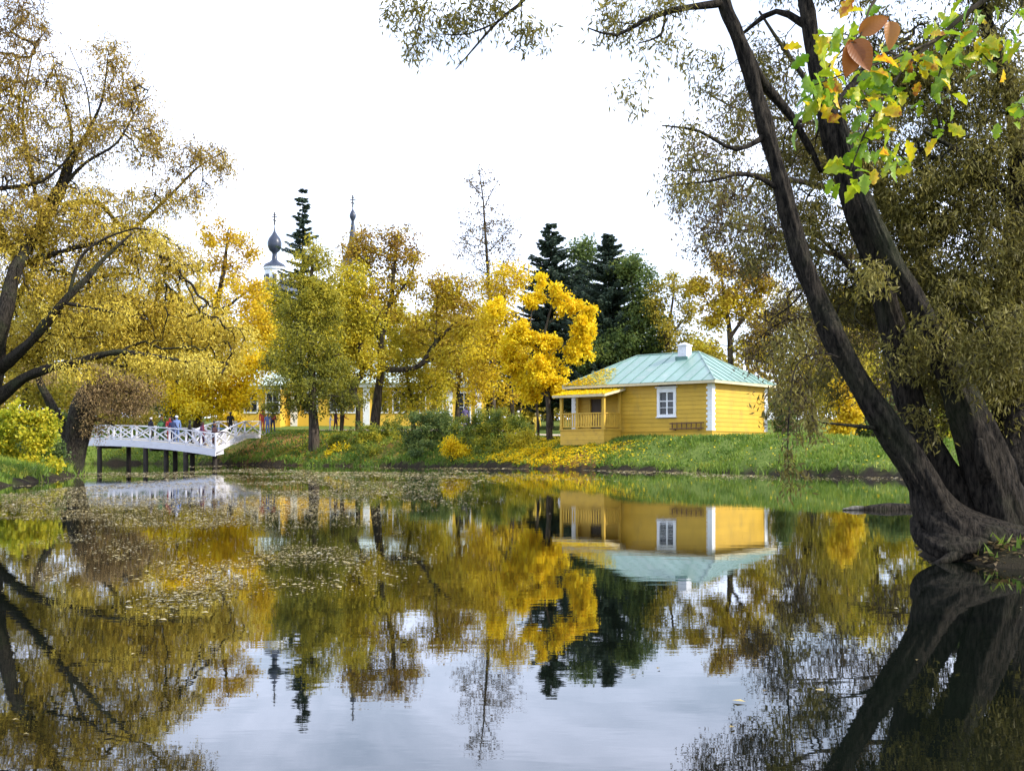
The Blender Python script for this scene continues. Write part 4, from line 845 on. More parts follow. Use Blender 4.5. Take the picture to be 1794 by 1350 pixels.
# ------------------------------------------------------------------ the big willows at the left
tree('willow_tree', 'huge golden willow overhanging the pond at the left edge', 'tree', 36,
     [[(-50,880,0,.58),(-36,790,-.4,.46),(-26,700,-1,.38),(-8,620,-1.5,.29),(10,540,-1.7,.23),(30,465,-1.2,.18),(70,400,0,.17),(108,335,0,.12),(128,280,0,.075),(160,220,0,.05),(180,170,0,.035),(190,90,0,.012)],
      [(112,325,0,.07),(150,285,-.3,.05),(205,250,-.4,.035),(240,190,-.4,.02),(265,150,-.4,.01)], [(160,220,0,.03),(150,150,.3,.02),(120,80,.3,.01)], [(34,465,0,.1),(110,440,-.6,.07),(190,425,-.7,.05),(260,440,-.7,.03),(320,470,-.8,.012)],
      [(-26,715,-1,.22),(50,658,-1.8,.14),(130,635,-2.3,.11),(200,617,-2.5,.085),(260,622,-2.5,.06),(320,632,-2.2,.035),(385,645,-1.8,.02)],
      [(-14,655,-1.2,.18),(50,602,-2,.14),(110,530,-2.5,.11),(150,490,-2.5,.085),(180,455,-2.3,.06),(230,410,-1.8,.03)], [(110,530,-2.5,.06),(190,545,-2.6,.035),(260,560,-2.4,.015)], [(120,520,-2.5,.06),(150,440,-2.5,.04),(240,400,-2.4,.025),(300,420,-2.2,.01)],
      [(70,400,0,.13),(92,345,.5,.10),(112,300,.5,.075),(125,230,.5,.05),(95,120,.5,.02)],
      [(110,360,0,.1),(170,355,.5,.07),(225,400,.5,.06),(290,350,.5,.045),(345,295,.5,.03),(395,265,.5,.015)],
      [(34,465,0,.14),(0,400,.5,.11),(-30,330,.5,.08),(-50,240,.5,.05)], [(18,540,0,.12),(60,470,1,.09),(75,420,1,.08),(60,330,1,.06),(40,200,1,.04),(60,80,1,.02)],
      [(60,655,0,.09),(100,570,1,.07),(190,580,1,.04),(250,590,1,.02)], [(150,490,0,.07),(230,480,.5,.05),(275,515,.5,.02)], [(0,330,0,.07),(60,322,-.5,.06),(100,298,-.5,.04),(150,240,-.5,.02)],
      [(-4,700,0,.25),(-60,600,.5,.18),(-100,480,.5,.12),(-120,330,.5,.06)]],
     [(35,40,60,60,0,.6),(10,160,60,90,0,.7),(95,150,60,70,0,.55),(190,120,48,66,0,.62),(222,190,52,70,0,.66),(258,245,48,50,0,.55),(160,250,60,60,0,.5),(60,270,70,80,0,.7),
      (350,275,48,34,0,.62),(320,335,64,38,0,.55),(388,285,26,26,0,.45),(250,350,60,42,0,.55),(150,380,90,60,0,1.1),(40,400,80,80,0,1.2),(230,440,90,55,0,1.1),(310,470,60,45,0,.9),
      (150,645,60,16,-2.3,.8),(250,632,60,16,-2.4,.9),(340,640,40,16,-2.1,.9),(200,548,45,22,-2.5,.7),(265,415,40,20,-2.3,.6),(120,545,40,40,-2.4,.25),(110,500,100,70,0,1.3),(230,540,100,60,0,1.4),(330,560,80,50,0,1.3),(400,590,42,42,0,1.1),(150,590,110,45,0,1.2),(270,610,100,38,0,1.2),(370,630,50,28,0,.8),(30,600,60,60,0,1),
      (-60,200,70,150,0,.9),(-70,450,80,120,0,1)],
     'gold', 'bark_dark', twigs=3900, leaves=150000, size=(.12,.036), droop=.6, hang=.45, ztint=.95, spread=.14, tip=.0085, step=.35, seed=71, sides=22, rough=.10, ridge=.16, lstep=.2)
tree('willow_tree', 'dark leaning willow stump with brown twigs by the bridge end', 'tree', 50,
     [[(118,838,0,.85),(122,815,0,.62),(130,780,0,.5),(140,740,0,.5),(148,708,0,.46),(160,678,0,.36),(176,650,0,.22),(196,628,0,.10),(220,610,0,.04)],
      [(128,790,0,.3),(108,745,0,.22),(88,705,0,.18),(70,670,0,.14),(58,630,.5,.07)], [(150,705,0,.2),(190,680,0,.1),(230,690,0,.04)], [(158,690,0,.2),(210,650,0,.1),(255,655,0,.04)], [(145,730,0,.15),(175,735,0,.08),(200,745,0,.03)]],
     [(172,655,34,28,-.7,1),(160,690,30,30,-.8,.6),(215,670,42,36,0,1.2),(190,705,45,36,0,1.2),(240,700,36,34,0,1),(165,740,30,24,0,.9),(265,680,25,25,0,.6),(75,650,30,25,0,.5)],
     'brownleaf', 'bark_dark', twigs=760, leaves=12000, size=(.12,.035), droop=.6, hang=.5, spread=.14, tip=.007, step=.3, seed=72, sides=22, rough=.12, ridge=.12)

# ------------------------------------------------------------------ the near willow at the right
tree('willow_tree', 'huge many stemmed willow leaning over the water at the right', 'tree', 10.8,
     [[(1790,1010,.3,0.344),(1775,960,.2,0.289),(1742,865,.1,0.2133),(1712,765,.1,0.1789),(1672,665,.1,0.1514),(1622,565,.1,0.117),(1572,475,.1,0.08944),(1535,395,.1,0.0688),(1500,300,.2,0.04816),(1470,200,.3,0.0344)],
      [(1760,965,.0,0.2752),(1690,930,-.1,0.2133),(1640,880,-.1,0.1651),(1572,772,-.1,0.1186),(1482,632,-.1,0.1003),(1405,455,-.1,0.08208),(1362,300,-.1,0.07174),(1312,120,-.1,0.06384),(1268,5,-.1,0.05472),(1228,-110,-.1,0.04256),(1170,-230,0,0.038)],
      [(1720,940,.3,0.24),(1640,810,.3,0.14),(1592,690,.35,0.124),(1562,570,.4,0.12),(1530,455,.4,0.116),(1490,340,.4,0.104),(1450,200,.4,0.088),(1420,50,.4,0.076),(1400,-90,.4,0.056),(1390,-250,.4,0.04)],
      [(1850,1000,.6,0.36),(1800,850,.7,0.272),(1775,700,.8,0.208),(1770,540,.9,0.16),(1785,360,.9,0.112),(1778,200,.9,0.08),(1742,80,.9,0.064),(1700,-40,.9,0.048),(1660,-180,.9,0.03)],
      [(1840,1005,-.25,.25),(1770,975,-.3,.24),(1712,955,-.28,.21),(1662,928,-.22,.20),(1630,895,-.14,.15),(1612,850,-.1,.10),(1596,810,-.1,.05)],
      [(1720,950,-.3,.13),(1680,962,-.42,.11),(1645,955,-.36,.10),(1618,935,-.2,.09),(1606,908,-.08,.06)], [(1800,985,-.4,.10),(1750,990,-.6,.07),(1710,1000,-.7,.05),(1680,1006,-.75,.035)], [(1700,955,-.4,.07),(1672,972,-.52,.055),(1650,984,-.55,.04),(1636,990,-.55,.03)],
      [(1742,865,.1,.10),(1722,815,-.12,.07),(1716,770,-.14,.04)], [(1660,905,-.25,.06),(1640,860,-.33,.045),(1622,822,-.3,.02)],
      [(1268,5,-.1,0.04),(1230,10,-.2,0.032),(1180,18,-.3,0.028),(1125,38,-.4,0.022),(1080,62,-.5,0.014),(1032,50,-.5,0.006)],
      [(1165,22,-.3,0.014),(1158,62,-.3,0.011),(1118,76,-.4,0.005)], [(1345,235,-.1,0.03),(1290,262,-.2,0.02),(1225,230,-.3,0.014),(1160,220,-.4,0.006)],
      [(1372,335,-.1,0.03),(1310,305,-.2,0.02),(1240,318,-.3,0.01),(1160,325,-.3,0.005)], [(1318,110,-.1,0.05),(1340,150,.3,0.05),(1390,210,.4,0.04),(1440,300,.6,0.03)], [(1228,-110,-.1,0.05),(1090,-190,-.3,0.04),(980,-130,-.5,0.03),(925,-10,-.6,0.018),(872,38,-.6,0.013),(798,122,-.7,0.004)],
      [(872,38,-.6,0.009),(820,60,-.6,0.007),(770,60,-.7,0.004)], [(980,-130,-.5,0.02),(860,-90,-.5,0.016),(760,-20,-.6,0.01),(730,60,-.6,0.005)],
      [(1482,632,-.1,0.01),(1440,618,-.4,0.008),(1395,640,-.6,0.006),(1382,730,-.7,0.008),(1380,800,-.7,0.004)], [(1535,750,-.1,0.025),(1490,745,-.4,0.016),(1440,740,-.5,0.008)],
      [(1592,690,.35,0.04),(1650,560,.6,0.03),(1700,480,.7,0.02)], [(1562,570,.4,0.04),(1500,480,.7,0.03),(1440,420,.9,0.015)], [(1785,360,.9,0.05),(1700,280,.7,0.03),(1620,230,.5,0.015)], [(1450,200,.4,0.04),(1520,120,.6,0.03),(1600,60,.7,0.015)],
      [(1672,665,.1,0.035),(1740,590,.4,0.022),(1800,540,.5,0.014)], [(1420,50,.4,0.04),(1360,20,.5,0.03),(1300,60,.6,0.015)]],
     [(1250,300,50,45,.3,.2),(1285,400,50,50,.4,.2),(1250,150,50,60,.3,.2),(1290,220,40,50,.3,.25),(1200,232,45,22,-.3,.4),(1195,325,42,24,-.3,.4),(1270,325,40,22,-.2,.3),(1350,120,50,80,.6,.4),(1330,450,55,60,.8,.2),(1400,250,60,90,.8,.6),(1430,420,60,90,.9,.8),(1350,330,40,50,.5,.5),
      (1080,20,40,28,-.4,.5),(1150,10,50,20,-.4,.5),(1120,60,16,30,-.4,.4),(1100,170,14,40,-.4,.4),(735,20,55,24,-.6,.6),(730,80,24,36,-.6,.5),(870,10,60,18,-.6,.35),(925,50,14,30,-.6,.5),(800,30,40,20,-.6,.6),(1200,60,40,50,-.2,.3),
      (1600,350,110,110,1,1.2),(1710,300,110,140,1,1.3),(1750,500,90,140,.6,1.3),(1620,500,110,90,1,1.2),(1700,640,110,70,.8,1.1),(1500,250,80,90,1,.9),(1560,110,90,90,1.1,1.0),(1490,520,60,80,1.2,.9),(1680,130,120,110,1.1,1.2),
      (1395,590,40,60,-.4,.2),(1385,690,32,60,-.6,.2),(1382,800,24,50,-.7,.2),(1410,740,34,40,-.6,.14),(1590,600,50,70,-.2,.2),(1660,560,60,70,-.3,.3),(1710,640,60,60,-.4,.25),(1600,740,40,50,-.1,.16),(1540,480,50,60,-.2,.25),(1770,600,50,70,-.5,.4),(1600,620,60,60,.9,.8),(1770,640,60,60,.6,1),(1760,760,60,60,.9,.5),(1450,660,30,40,.9,.5),(1660,720,50,40,.9,.5),(1850,400,60,200,.8,.8),(1500,-80,200,60,.8,.8),(1760,-60,100,80,.8,.9)],
     'willow', 'bark_dark', twigs=3000, leaves=120000, size=(.068,.017), droop=.7, hang=.28, spread=.06, tip=.0022, step=.16, seed=73, sides=56, rough=.09, ridge=.24, lstep=.05)

tree('willow_tree', 'airy sparse willow spreading dark twigs behind the leaning trunk', 'tree', 22,
     [[(1830,880,0,.24),(1790,780,0,.20),(1720,640,0,.17),(1640,500,0,.14),(1560,360,0,.11),(1470,220,0,.08),(1390,110,0,.05),(1330,20,0,.02)],
      [(1640,500,0,.10),(1540,460,.5,.07),(1440,440,1,.05),(1340,400,1,.03),(1240,390,1,.012)], [(1560,360,0,.08),(1460,330,-.5,.06),(1350,310,-1,.04),(1250,300,-1,.02),(1180,300,-1,.008)],
      [(1470,220,0,.05),(1380,210,.5,.035),(1290,190,.5,.02),(1220,150,.5,.008)], [(1720,640,0,.10),(1600,590,1,.07),(1480,560,1.5,.04),(1380,560,1.5,.02),(1320,600,1.5,.008)], [(1440,440,1,.03),(1400,520,1,.02),(1350,560,1,.01)],
      [(1790,780,0,.09),(1680,700,1,.06),(1570,680,1,.03),(1480,700,1,.01)]],
     [(1220,280,48,50,-1,.7),(1200,340,42,36,-1,.6),(1290,330,60,50,-1,.8),(1250,400,55,50,0,.8),(1320,440,60,55,.5,1),(1380,380,60,60,0,1),(1290,200,55,50,.5,.5),(1350,130,60,60,.5,.5),(1400,250,60,70,0,.8),(1420,500,60,60,1,1),(1360,570,55,50,1.5,1),(1460,600,60,50,1,.8),(1500,420,70,70,0,.8),(1560,560,70,70,1,.8),(1390,690,40,70,1.5,.7),(1330,620,36,40,1.5,.6),(1570,680,60,50,1,.7)],
     'sparse', 'bark_dark', twigs=1500, leaves=26000, size=(.085,.03), droop=.7, hang=.5, spread=.12, tip=.0042, step=.3, seed=74, sides=12, rough=.08)

# ------------------------------------------------------------------ far wood closing the horizon
rng = np.random.default_rng(5)
n_ = 60000
cl = np.stack([rng.uniform(-110, 120, 260), rng.uniform(140, 190, 260)], -1); ch_ = rng.uniform(5, 11.5, 260)
k = rng.integers(0, 260, n_); dv = unit(rng.normal(size=(n_, 3)))*(rng.uniform(0, 1, (n_, 1))**.4)
rr = 3.4 + .25*ch_[k]
C = np.stack([cl[k, 0] + dv[:, 0]*rr, cl[k, 1] + dv[:, 1]*rr, H(cl[k, 0], cl[k, 1]) + ch_[k]*.5 + dv[:, 2]*ch_[k]*.52], -1)
A = unit(rng.normal(size=(n_, 3)) + np.array((0, 0, -.3))); sz = rng.uniform(.45, .9, n_)
V, Fc = leaf_quads(C, A, sz, sz*.7, rng)
M['woodland'] = leaf_mat('leaf_far_wood', [(0.05,0.07,0.025), (0.14,0.13,0.03), (0.30,0.20,0.03), (0.42,0.28,0.04)], 0.35, nscale=0.12, mix=.8)
tag(link('woodland', np_mesh('woodland', V, Fc, 4, M['woodland'], tint=rng.uniform(0, 1, n_))), 'far autumn wood closing the view behind the buildings', 'woodland', None, 'stuff')

# ------------------------------------------------------------------ people
def body_mesh(stride=0.12, arm=(0.1, 0.1), lean=0.0, coat=False):
    J = {}; E_ = []; Rr = []; cats = []; V_ = []
    def v(p, r, par=None, cat='torso'):
        V_.append(Vector(p)); Rr.append(r if isinstance(r, tuple) else (r, r))
        if par is not None: E_.append((par, len(V_) - 1)); cats.append(cat)
        return len(V_) - 1
    f = -1.0
    pel = v((0, 0, .96), (.155, .115)); wa = v((0, f*lean*.3, 1.12), (.145, .11), pel); chs = v((0, f*lean*.7, 1.32), (.175, .12), wa)
    nb = v((0, f*lean, 1.455), (.085, .075), chs); nk = v((0, f*(lean + .01), 1.51), .055, nb, 'skin')
    hl = v((0, f*(lean + .025), 1.565), (.07, .08), nk, 'skin'); hm = v((0, f*(lean + .03), 1.635), (.078, .095), hl, 'skin'); v((0, f*(lean + .02), 1.705), (.06, .075), hm, 'skin')
    v((0, f*(lean + .125), 1.615), .016, hm, 'skin')
    for s, ar in ((1, arm[0]), (-1, arm[1])):
        sh = v((s*.19, f*lean*.8, 1.405), .068, chs); el = v((s*.245, f*(lean*.6 - .03 + ar*.15), 1.16), .05, sh)
        wr = v((s*.25, f*(lean*.5 + .02 + ar*.75), .94 + ar*.30), .036, el); pm = v((s*.25, f*(lean*.5 + .03 + ar*.95), .865 + ar*.34), (.022, .038), wr, 'skin')
        for q in range(4): v((s*(.25 - .012*abs(q - 1.5)), f*(lean*.5 + .03 + ar*1.05 + (q - 1.5)*.02), .79 + ar*.38 + abs(q - 1)*.008), .0095, pm, 'skin')
        v((s*.22, f*(lean*.5 + .075 + ar*.98), .845 + ar*.36), .011, pm, 'skin')
        hp = v((s*.09, 0, .88), .105, pel, 'torso' if coat else 'legs'); sd = stride*s
        kn = v((s*.1, f*(sd*.6 + .02), .50), .068, hp, 'legs'); an = v((s*.1, f*sd - f*.04, .095), .047, kn, 'legs')
        v((s*.105, f*(sd + .13), .04), (.042, .035), an, 'shoe')
    me = bpy.data.meshes.new('person_skeleton'); me.from_pydata([tuple(q) for q in V_], E_, []); me.update()
    o = bpy.data.objects.new('person_skeleton', me); col.objects.link(o)
    sk = o.modifiers.new('skin', 'SKIN'); sk.use_smooth_shade = True; ss = o.modifiers.new('sub', 'SUBSURF'); ss.levels = 1; ss.render_levels = 1
    for i, d in enumerate(me.skin_vertices[0].data): d.radius = Rr[i]; d.use_root = (i == 0)
    dg = bpy.context.evaluated_depsgraph_get(); out = bpy.data.meshes.new_from_object(o.evaluated_get(dg))
    bpy.data.objects.remove(o); bpy.data.meshes.remove(me)
    names = ['torso', 'skin', 'legs', 'shoe']
    segs = [(V_[a], V_[b]) for a, b in E_]
    for p in out.polygons:
        c = p.center; best, bi = 9, 0
        for i, (a, b) in enumerate(segs):
            ab = b - a; t_ = max(0, min(1, (c - a).dot(ab)/ab.length_squared)); d_ = (c - a - ab*t_).length - .5*min(Rr[E_[i][1]])
            if d_ < best: best, bi = d_, i
        p.material_index = names.index(cats[bi]); p.use_smooth = True
    lowz = min(q.co.z for q in out.vertices)
    for q in out.vertices: q.co.z -= lowz
    head = V_[hm] - Vector((0, 0, lowz))
    return out, head
POSE = [body_mesh(.0, (.05, .08)), body_mesh(.16, (.25, -.1)), body_mesh(.05, (.75, .7), .08), body_mesh(.10, (.1, .5), .0, True)]
CLOTH = {}
def cloth(c):
    if c not in CLOTH: CLOTH[c] = paint('cloth_%d' % len(CLOTH), c, 0.85, 0.2, 9.0, bstr=0.2, spec=0.2)
    return CLOTH[c]
SKIN = paint('skin', (0.50, 0.31, 0.23), 0.6, 0.08, 5.0, bstr=0.0)
def person(label, p, face, pose, jacket, legs, hair, hat=None, bag=None, hgt=1.70, hair_long=False):
    me, head = POSE[pose]; me = me.copy(); me.materials.clear()
    for m_ in (cloth(jacket), SKIN, cloth(legs), cloth((0.03, 0.025, 0.02))): me.materials.append(m_)
    rt = empty('person', p, face); k = hgt/1.72; rt.scale = (k, k, k)
    link('body', me, rt)
    hr = MB(); hz = head.z; pr = [(.094, hz - (.10 if hair_long else .03)), (.104, hz), (.104, hz + .05), (.088, hz + .095), (.05, hz + .122), (.0, hz + .13)]
    hr.lathe(pr, 12, (head.x, head.y + .022)); hr.build('hair' if not hat else 'hat', cloth(hat or hair), rt, smooth=True)
    if hat: MB().lathe([(.098, hz - .07), (.107, hz - .02), (.106, hz + .01)], 12, (head.x, head.y + .026)).build('hair', cloth(hair), rt, smooth=True)
    if bag:
        bm = bmesh.new(); bmesh.ops.create_cube(bm, size=1); bmesh.ops.scale(bm, vec=(.30, .17, .42), verts=bm.verts); bmesh.ops.bevel(bm, geom=bm.edges[:], offset=.05, segments=2, affect='EDGES')
        bmesh.ops.translate(bm, vec=(0, .20, 1.22), verts=bm.verts); mm = bpy.data.meshes.new('backpack'); bm.to_mesh(mm); bm.free(); mm.materials.append(cloth(bag)); link('backpack', mm, rt)
    tag(rt, label, 'person'); return rt
def on_bridge(px, across):
    for A_, B_, S_ in ((BY, near, farm), (BR, ramp_, farr), (BLv, lev, farl)):
        if A_[0][0] <= px <= A_[-1][0]:
            i = max(k_ for k_ in range(len(A_) - 1) if A_[k_][0] <= px); u = (px - A_[i][0])/(A_[i+1][0] - A_[i][0])
            q = (B_[i]*(1-u) + B_[i+1]*u)*(1 - across) + (S_[i]*(1-u) + S_[i+1]*u)*across; q[2] -= .02; return q
DK, NV, BLK = (0.02, 0.02, 0.028), (0.03, 0.04, 0.09), (0.015, 0.015, 0.016)
person('person in pale hood and dark coat, leftmost on the bridge', on_bridge(246, .45), 2.6, 0, DK, BLK, (.1,.07,.05), hat=(.55,.48,.48), hgt=1.62)
person('person with brown hair and black coat next to the pale hood', on_bridge(259, .6), .6, 3, BLK, DK, (.13,.06,.03))
person('person in green jacket among the group on the bridge', on_bridge(268, .35), 3.4, 0, (.05,.13,.05), DK, (.06,.04,.03), hgt=1.6)
person('child in red jacket lifted above the bridge group', on_bridge(277, .5), .3, 2, (.42,.04,.05), NV, (.08,.05,.03), hgt=1.72)
person('tall person with white hat and blue jacket on the bridge', on_bridge(289, .5), .4, 0, (.14,.2,.38), NV, (.1,.07,.05), hat=(.65,.66,.7), hgt=1.86)
person('person in navy coat seen from behind right of the white hat', on_bridge(294, .2), 3.2, 3, NV, BLK, (.04,.03,.025), hgt=1.68)
person('person in black standing alone mid bridge', on_bridge(312, .5), 1.6, 1, BLK, BLK, (.02,.015,.012), hgt=1.62)
person('person in maroon jacket walking down the bridge', on_bridge(331, .6), 1.5, 1, (.12,.02,.03), DK, (.05,.03,.02), hgt=1.6)
person('person in dark plum jacket beside the maroon walker', on_bridge(341, .3), 1.6, 1, (.07,.025,.06), DK, (.03,.02,.015), hgt=1.55)
person('person in charcoal near the low end of the bridge', on_bridge(360, .55), 1.7, 0, DK, BLK, (.03,.02,.015), hgt=1.6)
person('person with brown hair leaning at the foot of the ramp', on_bridge(373, .8), 1.2, 2, (.06,.03,.03), DK, (.16,.08,.04), hgt=1.7)
person('person in blue jeans jacket bending on the ramp', on_bridge(399, .5), 1.4, 2, (.06,.12,.25), NV, (.04,.03,.02), hgt=1.55)
person('person in black at the top of the ramp', on_bridge(427, .5), .5, 0, BLK, BLK, (.05,.035,.03), hgt=1.72)
def on_ground(px, Y): x = (px - HX)/F*Y; return (x, Y, h1(x, Y) + .01)
person('person in red jacket at the path end of the bridge', on_ground(460, 93), .4, 0, (.40,.05,.04), BLK, (.05,.03,.02), hgt=1.75)
person('person in blue jacket and jeans on the sandy path', on_ground(469, 90.6), 3.5, 0, (.12,.16,.32), (.10,.15,.26), (.3,.22,.12), hgt=1.62)
person('person in navy with red backpack on the sandy path', on_ground(478, 91.5), .5 + 3.14, 1, NV, DK, (.04,.03,.02), bag=(.45,.03,.05), hgt=1.74)
person('person in dark plum coat right of the larch trunk', on_ground(588, 97), 1.2, 3, (.06,.025,.04), BLK, (.07,.04,.03))
person('person with long red hair and orange coat beyond the larch', on_ground(600, 95.5), 2.6, 3, (.42,.14,.05), (.25,.09,.05), (.28,.06,.03), hair_long=True)
person('person in white jacket sitting low beside the orange coat', on_ground(578, 98), 1.9, 2, (.55,.54,.52), (.08,.08,.1), (.2,.12,.06), hgt=1.3)
person('person in violet jacket before the mansion doorway', on_ground(815, 104), .2, 0, (.10,.08,.18), NV, (.03,.02,.02), hgt=1.9)
person('person in yellow raincoat left of the bright maple trunk', on_ground(940, 74.5), .3, 3, (.62,.46,.08), BLK, (.45,.35,.2), hat=(.55,.45,.2), hgt=1.68)
person('person in pale hat behind the green and yellow shrub', on_ground(908, 80), .9, 0, (.4,.36,.3), DK, (.3,.2,.1), hat=(.62,.6,.56), hgt=1.78)

# ------------------------------------------------------------------ oak boughs hanging in from the upper right
def flat_leaf(name, outline, mats, curl):
    pts = [(0, 0)] + outline; n_ = len(outline); vv, ff = [], []
    for s in (1, -1):
        for y, x in outline: vv.append((s*x, y, abs(x)*curl - y*y*3.2))
    mid = [(0, y, -y*y*3.2 - .003) for y, x in outline]; vv += mid
    for i in range(n_ - 1):
        ff.append((2*n_ + i, i, i + 1, 2*n_ + i + 1)); ff.append((n_ + i, 2*n_ + i, 2*n_ + i + 1, n_ + i + 1))
    me = bpy.data.meshes.new(name); me.from_pydata(vv, [], ff); me.update()
    for p in me.polygons: p.use_smooth = True
    me.materials.append(mats); return me
def oleaf_mat(name, stops):
    m = bpy.data.materials.new(name); m.use_nodes = True; t = m.node_tree; t.nodes.clear(); out = t.nodes.new('ShaderNodeOutputMaterial')
    oi = t.nodes.new('ShaderNodeObjectInfo'); n = noise(t, 25, 3)
    ma = t.nodes.new('ShaderNodeMath'); ma.operation = 'MULTIPLY_ADD'; ma.inputs[1].default_value = .6; t.links.new(n.outputs[0], ma.inputs[0]); 
    sb = t.nodes.new('ShaderNodeMath'); sb.operation = 'SUBTRACT'; sb.inputs[1].default_value = .30; t.links.new(oi.outputs['Random'], sb.inputs[0]); t.links.new(sb.outputs[0], ma.inputs[2])
    r = ramp(t, stops); t.links.new(ma.outputs[0], r.inputs[0])
    d = t.nodes.new('ShaderNodeBsdfPrincipled'); d.inputs['Roughness'].default_value = .42; tr = t.nodes.new('ShaderNodeBsdfTranslucent')
    t.links.new(r.outputs[0], d.inputs['Base Color']); t.links.new(r.outputs[0], tr.inputs['Color'])
    ms = t.nodes.new('ShaderNodeMixShader'); ms.inputs[0].default_value = .5; t.links.new(d.outputs[0], ms.inputs[1]); t.links.new(tr.outputs[0], ms.inputs[2]); t.links.new(ms.outputs[0], out.inputs[0]); return m
OAKM = oleaf_mat('leaf_oak', [(0.0, (.12,.25,.012)), (.42, (.26,.40,.015)), (.70, (.44,.50,.02)), (.85, (.74,.60,.02)), (.97, (.66,.36,.02)), (1.0, (.45,.15,.02))])
RUSTM = oleaf_mat('leaf_rust_big', [(0.0, (.27,.085,.018)), (.5, (.38,.13,.025)), (1.0, (.48,.20,.04))])
def add_veins(m, scale):
    t = m.node_tree; d = [n_ for n_ in t.nodes if n_.type == 'BSDF_PRINCIPLED'][0]; c = t.nodes.new('ShaderNodeTexCoord'); sp_ = t.nodes.new('ShaderNodeSeparateXYZ'); t.links.new(c.outputs['Object'], sp_.inputs[0])
    ab = t.nodes.new('ShaderNodeMath'); ab.operation = 'ABSOLUTE'; t.links.new(sp_.outputs['X'], ab.inputs[0])
    sb = t.nodes.new('ShaderNodeMath'); sb.operation = 'MULTIPLY_ADD'; sb.inputs[1].default_value = -.75; t.links.new(ab.outputs[0], sb.inputs[0]); t.links.new(sp_.outputs['Y'], sb.inputs[2])
    sn = t.nodes.new('ShaderNodeMath'); sn.operation = 'MULTIPLY'; sn.inputs[1].default_value = scale; t.links.new(sb.outputs[0], sn.inputs[0])
    pp = t.nodes.new('ShaderNodeMath'); pp.operation = 'PINGPONG'; pp.inputs[1].default_value = 1.0; t.links.new(sn.outputs[0], pp.inputs[0])
    bump(t, d, pp.outputs[0], .2, .002)
add_veins(RUSTM, 160); add_veins(OAKM, 130)
def oak_outline(L, Wd, ph):
    o = []
    for i in range(23):
        u = i/22; env = math.sin(math.pi*min(1, u**.85*1.0))**.8*(.55 + .6*u) if 0 < u < 1 else 0
        lob = 1 + .26*math.cos(u*3.4*2*math.pi + ph)
        o.append((L*u, Wd*.5*env*lob + .0012))
    return o
OAK = [flat_leaf('leaf', oak_outline(L_, W_, ph), OAKM, c) for L_, W_, ph, c in ((.105,.062,.4,.5), (.09,.055,1.2,.25), (.12,.066,2.2,.7), (.085,.058,.0,.4))]
def ovate(L, Wd): return [(L*i/10, Wd*.5*(math.sin(math.pi*(i/10)**.8)**.75 if 0 < i < 10 else 0) + .001) for i in range(11)]
BIGL = [flat_leaf('leaf', ovate(.12, .085), RUSTM, .35), flat_leaf('leaf', ovate(.11, .062), RUSTM, .6)]
rng = np.random.default_rng(77)
obase = np.array((6.9, 5.4, h1(6.9, 5.4)))
oak = empty('oak_tree', obase); tag(oak, 'young oak reaching lime and yellow lobed leaves in from the upper right', 'tree')
OY = 6.2
tr_ = catmull([(6.9,5.4,obase[2]-.2,.20),(6.85,5.45,1.6,.16),(6.7,5.5,3.0,.12),(6.4,5.6,4.3,.08),(6.1,5.7,5.6,.03)], .3)
V, Fc = sweep(tr_, 10, rng, .08); link('trunk', np_mesh('trunk', V - obase, Fc, 4, M['bark'], smooth=True), oak)
def opx(l): return [[*P(a, b, OY + c), r] for a, b, c, r in l]
start = [6.65, 5.52, 3.1, .055]
boughs = [[start] + opx([(2100,-160,-.2,.04),(1900,-110,-.1,.028),(1794,-50,0,.02),(1700,18,0,.014),(1640,70,0,.011),(1592,112,0,.009),(1548,172,-.1,.007),(1512,240,-.1,.005),(1488,305,-.1,.003)]),
          opx([(1794,-50,0,.012),(1680,-60,.1,.011),(1565,-40,.2,.009),(1505,55,.1,.006),(1455,112,.1,.005),(1425,175,.1,.003)]), opx([(1640,70,0,.007),(1560,105,-.2,.005),(1485,128,-.2,.004),(1425,150,-.2,.003)]),
          opx([(1700,18,0,.008),(1655,100,.2,.006),(1638,180,.2,.004),(1652,240,.2,.003)]), opx([(1548,172,-.1,.005),(1470,182,-.3,.003)]), opx([(1512,240,-.1,.004),(1560,258,.1,.003),(1590,285,.1,.002)]),
          opx([(1794,-50,0,.009),(1790,10,.2,.007),(1760,45,.2,.004),(1748,85,.2,.003)]), [[6.6, 5.55, 3.4, .04]] + opx([(2000,0,.3,.02),(1870,90,.3,.012),(1810,150,.3,.006),(1788,185,.3,.003)]), opx([(1655,100,.2,.005),(1700,80,.3,.004),(1735,110,.3,.002)]), opx([(1592,112,0,.006),(1540,80,.3,.004),(1480,60,.3,.003),(1430,60,.3,.002)])]
nleaf = [62, 44, 30, 28, 26, 24, 24, 8, 16, 28]
for bi_, (bgh, nl) in enumerate(zip(boughs, nleaf)):
    q = catmull(bgh, .12); V, Fc = sweep(q, 7, rng, .06); link('branch', np_mesh('branch', V - obase, Fc, 4, M['bark'], smooth=True), oak)
    vis = np.array([i for i in range(len(q)) if q[i, 0] < .45*q[i, 1] and q[i,2] < 1 + .40*q[i,1]]); 
    if not len(vis): continue
    for k_ in range(nl):
        i = vis[min(len(vis)-1, int(len(vis)*rng.uniform(0, 1)**.75))]; p = q[i, :3] + rng.normal(size=3)*np.array((.06, .08, .045)) + np.array((0, 0, -.01))
        o = bpy.data.objects.new('leaf', OAK[rng.integers(0, 4)]); col.objects.link(o); o.parent = oak; o.location = p - obase
        o.rotation_euler = (rng.uniform(-1.5, .3), rng.normal(0, .7), rng.uniform(0, 6.28)); s_ = rng.uniform(.72, 1.2); o.scale = (s_, s_, s_)
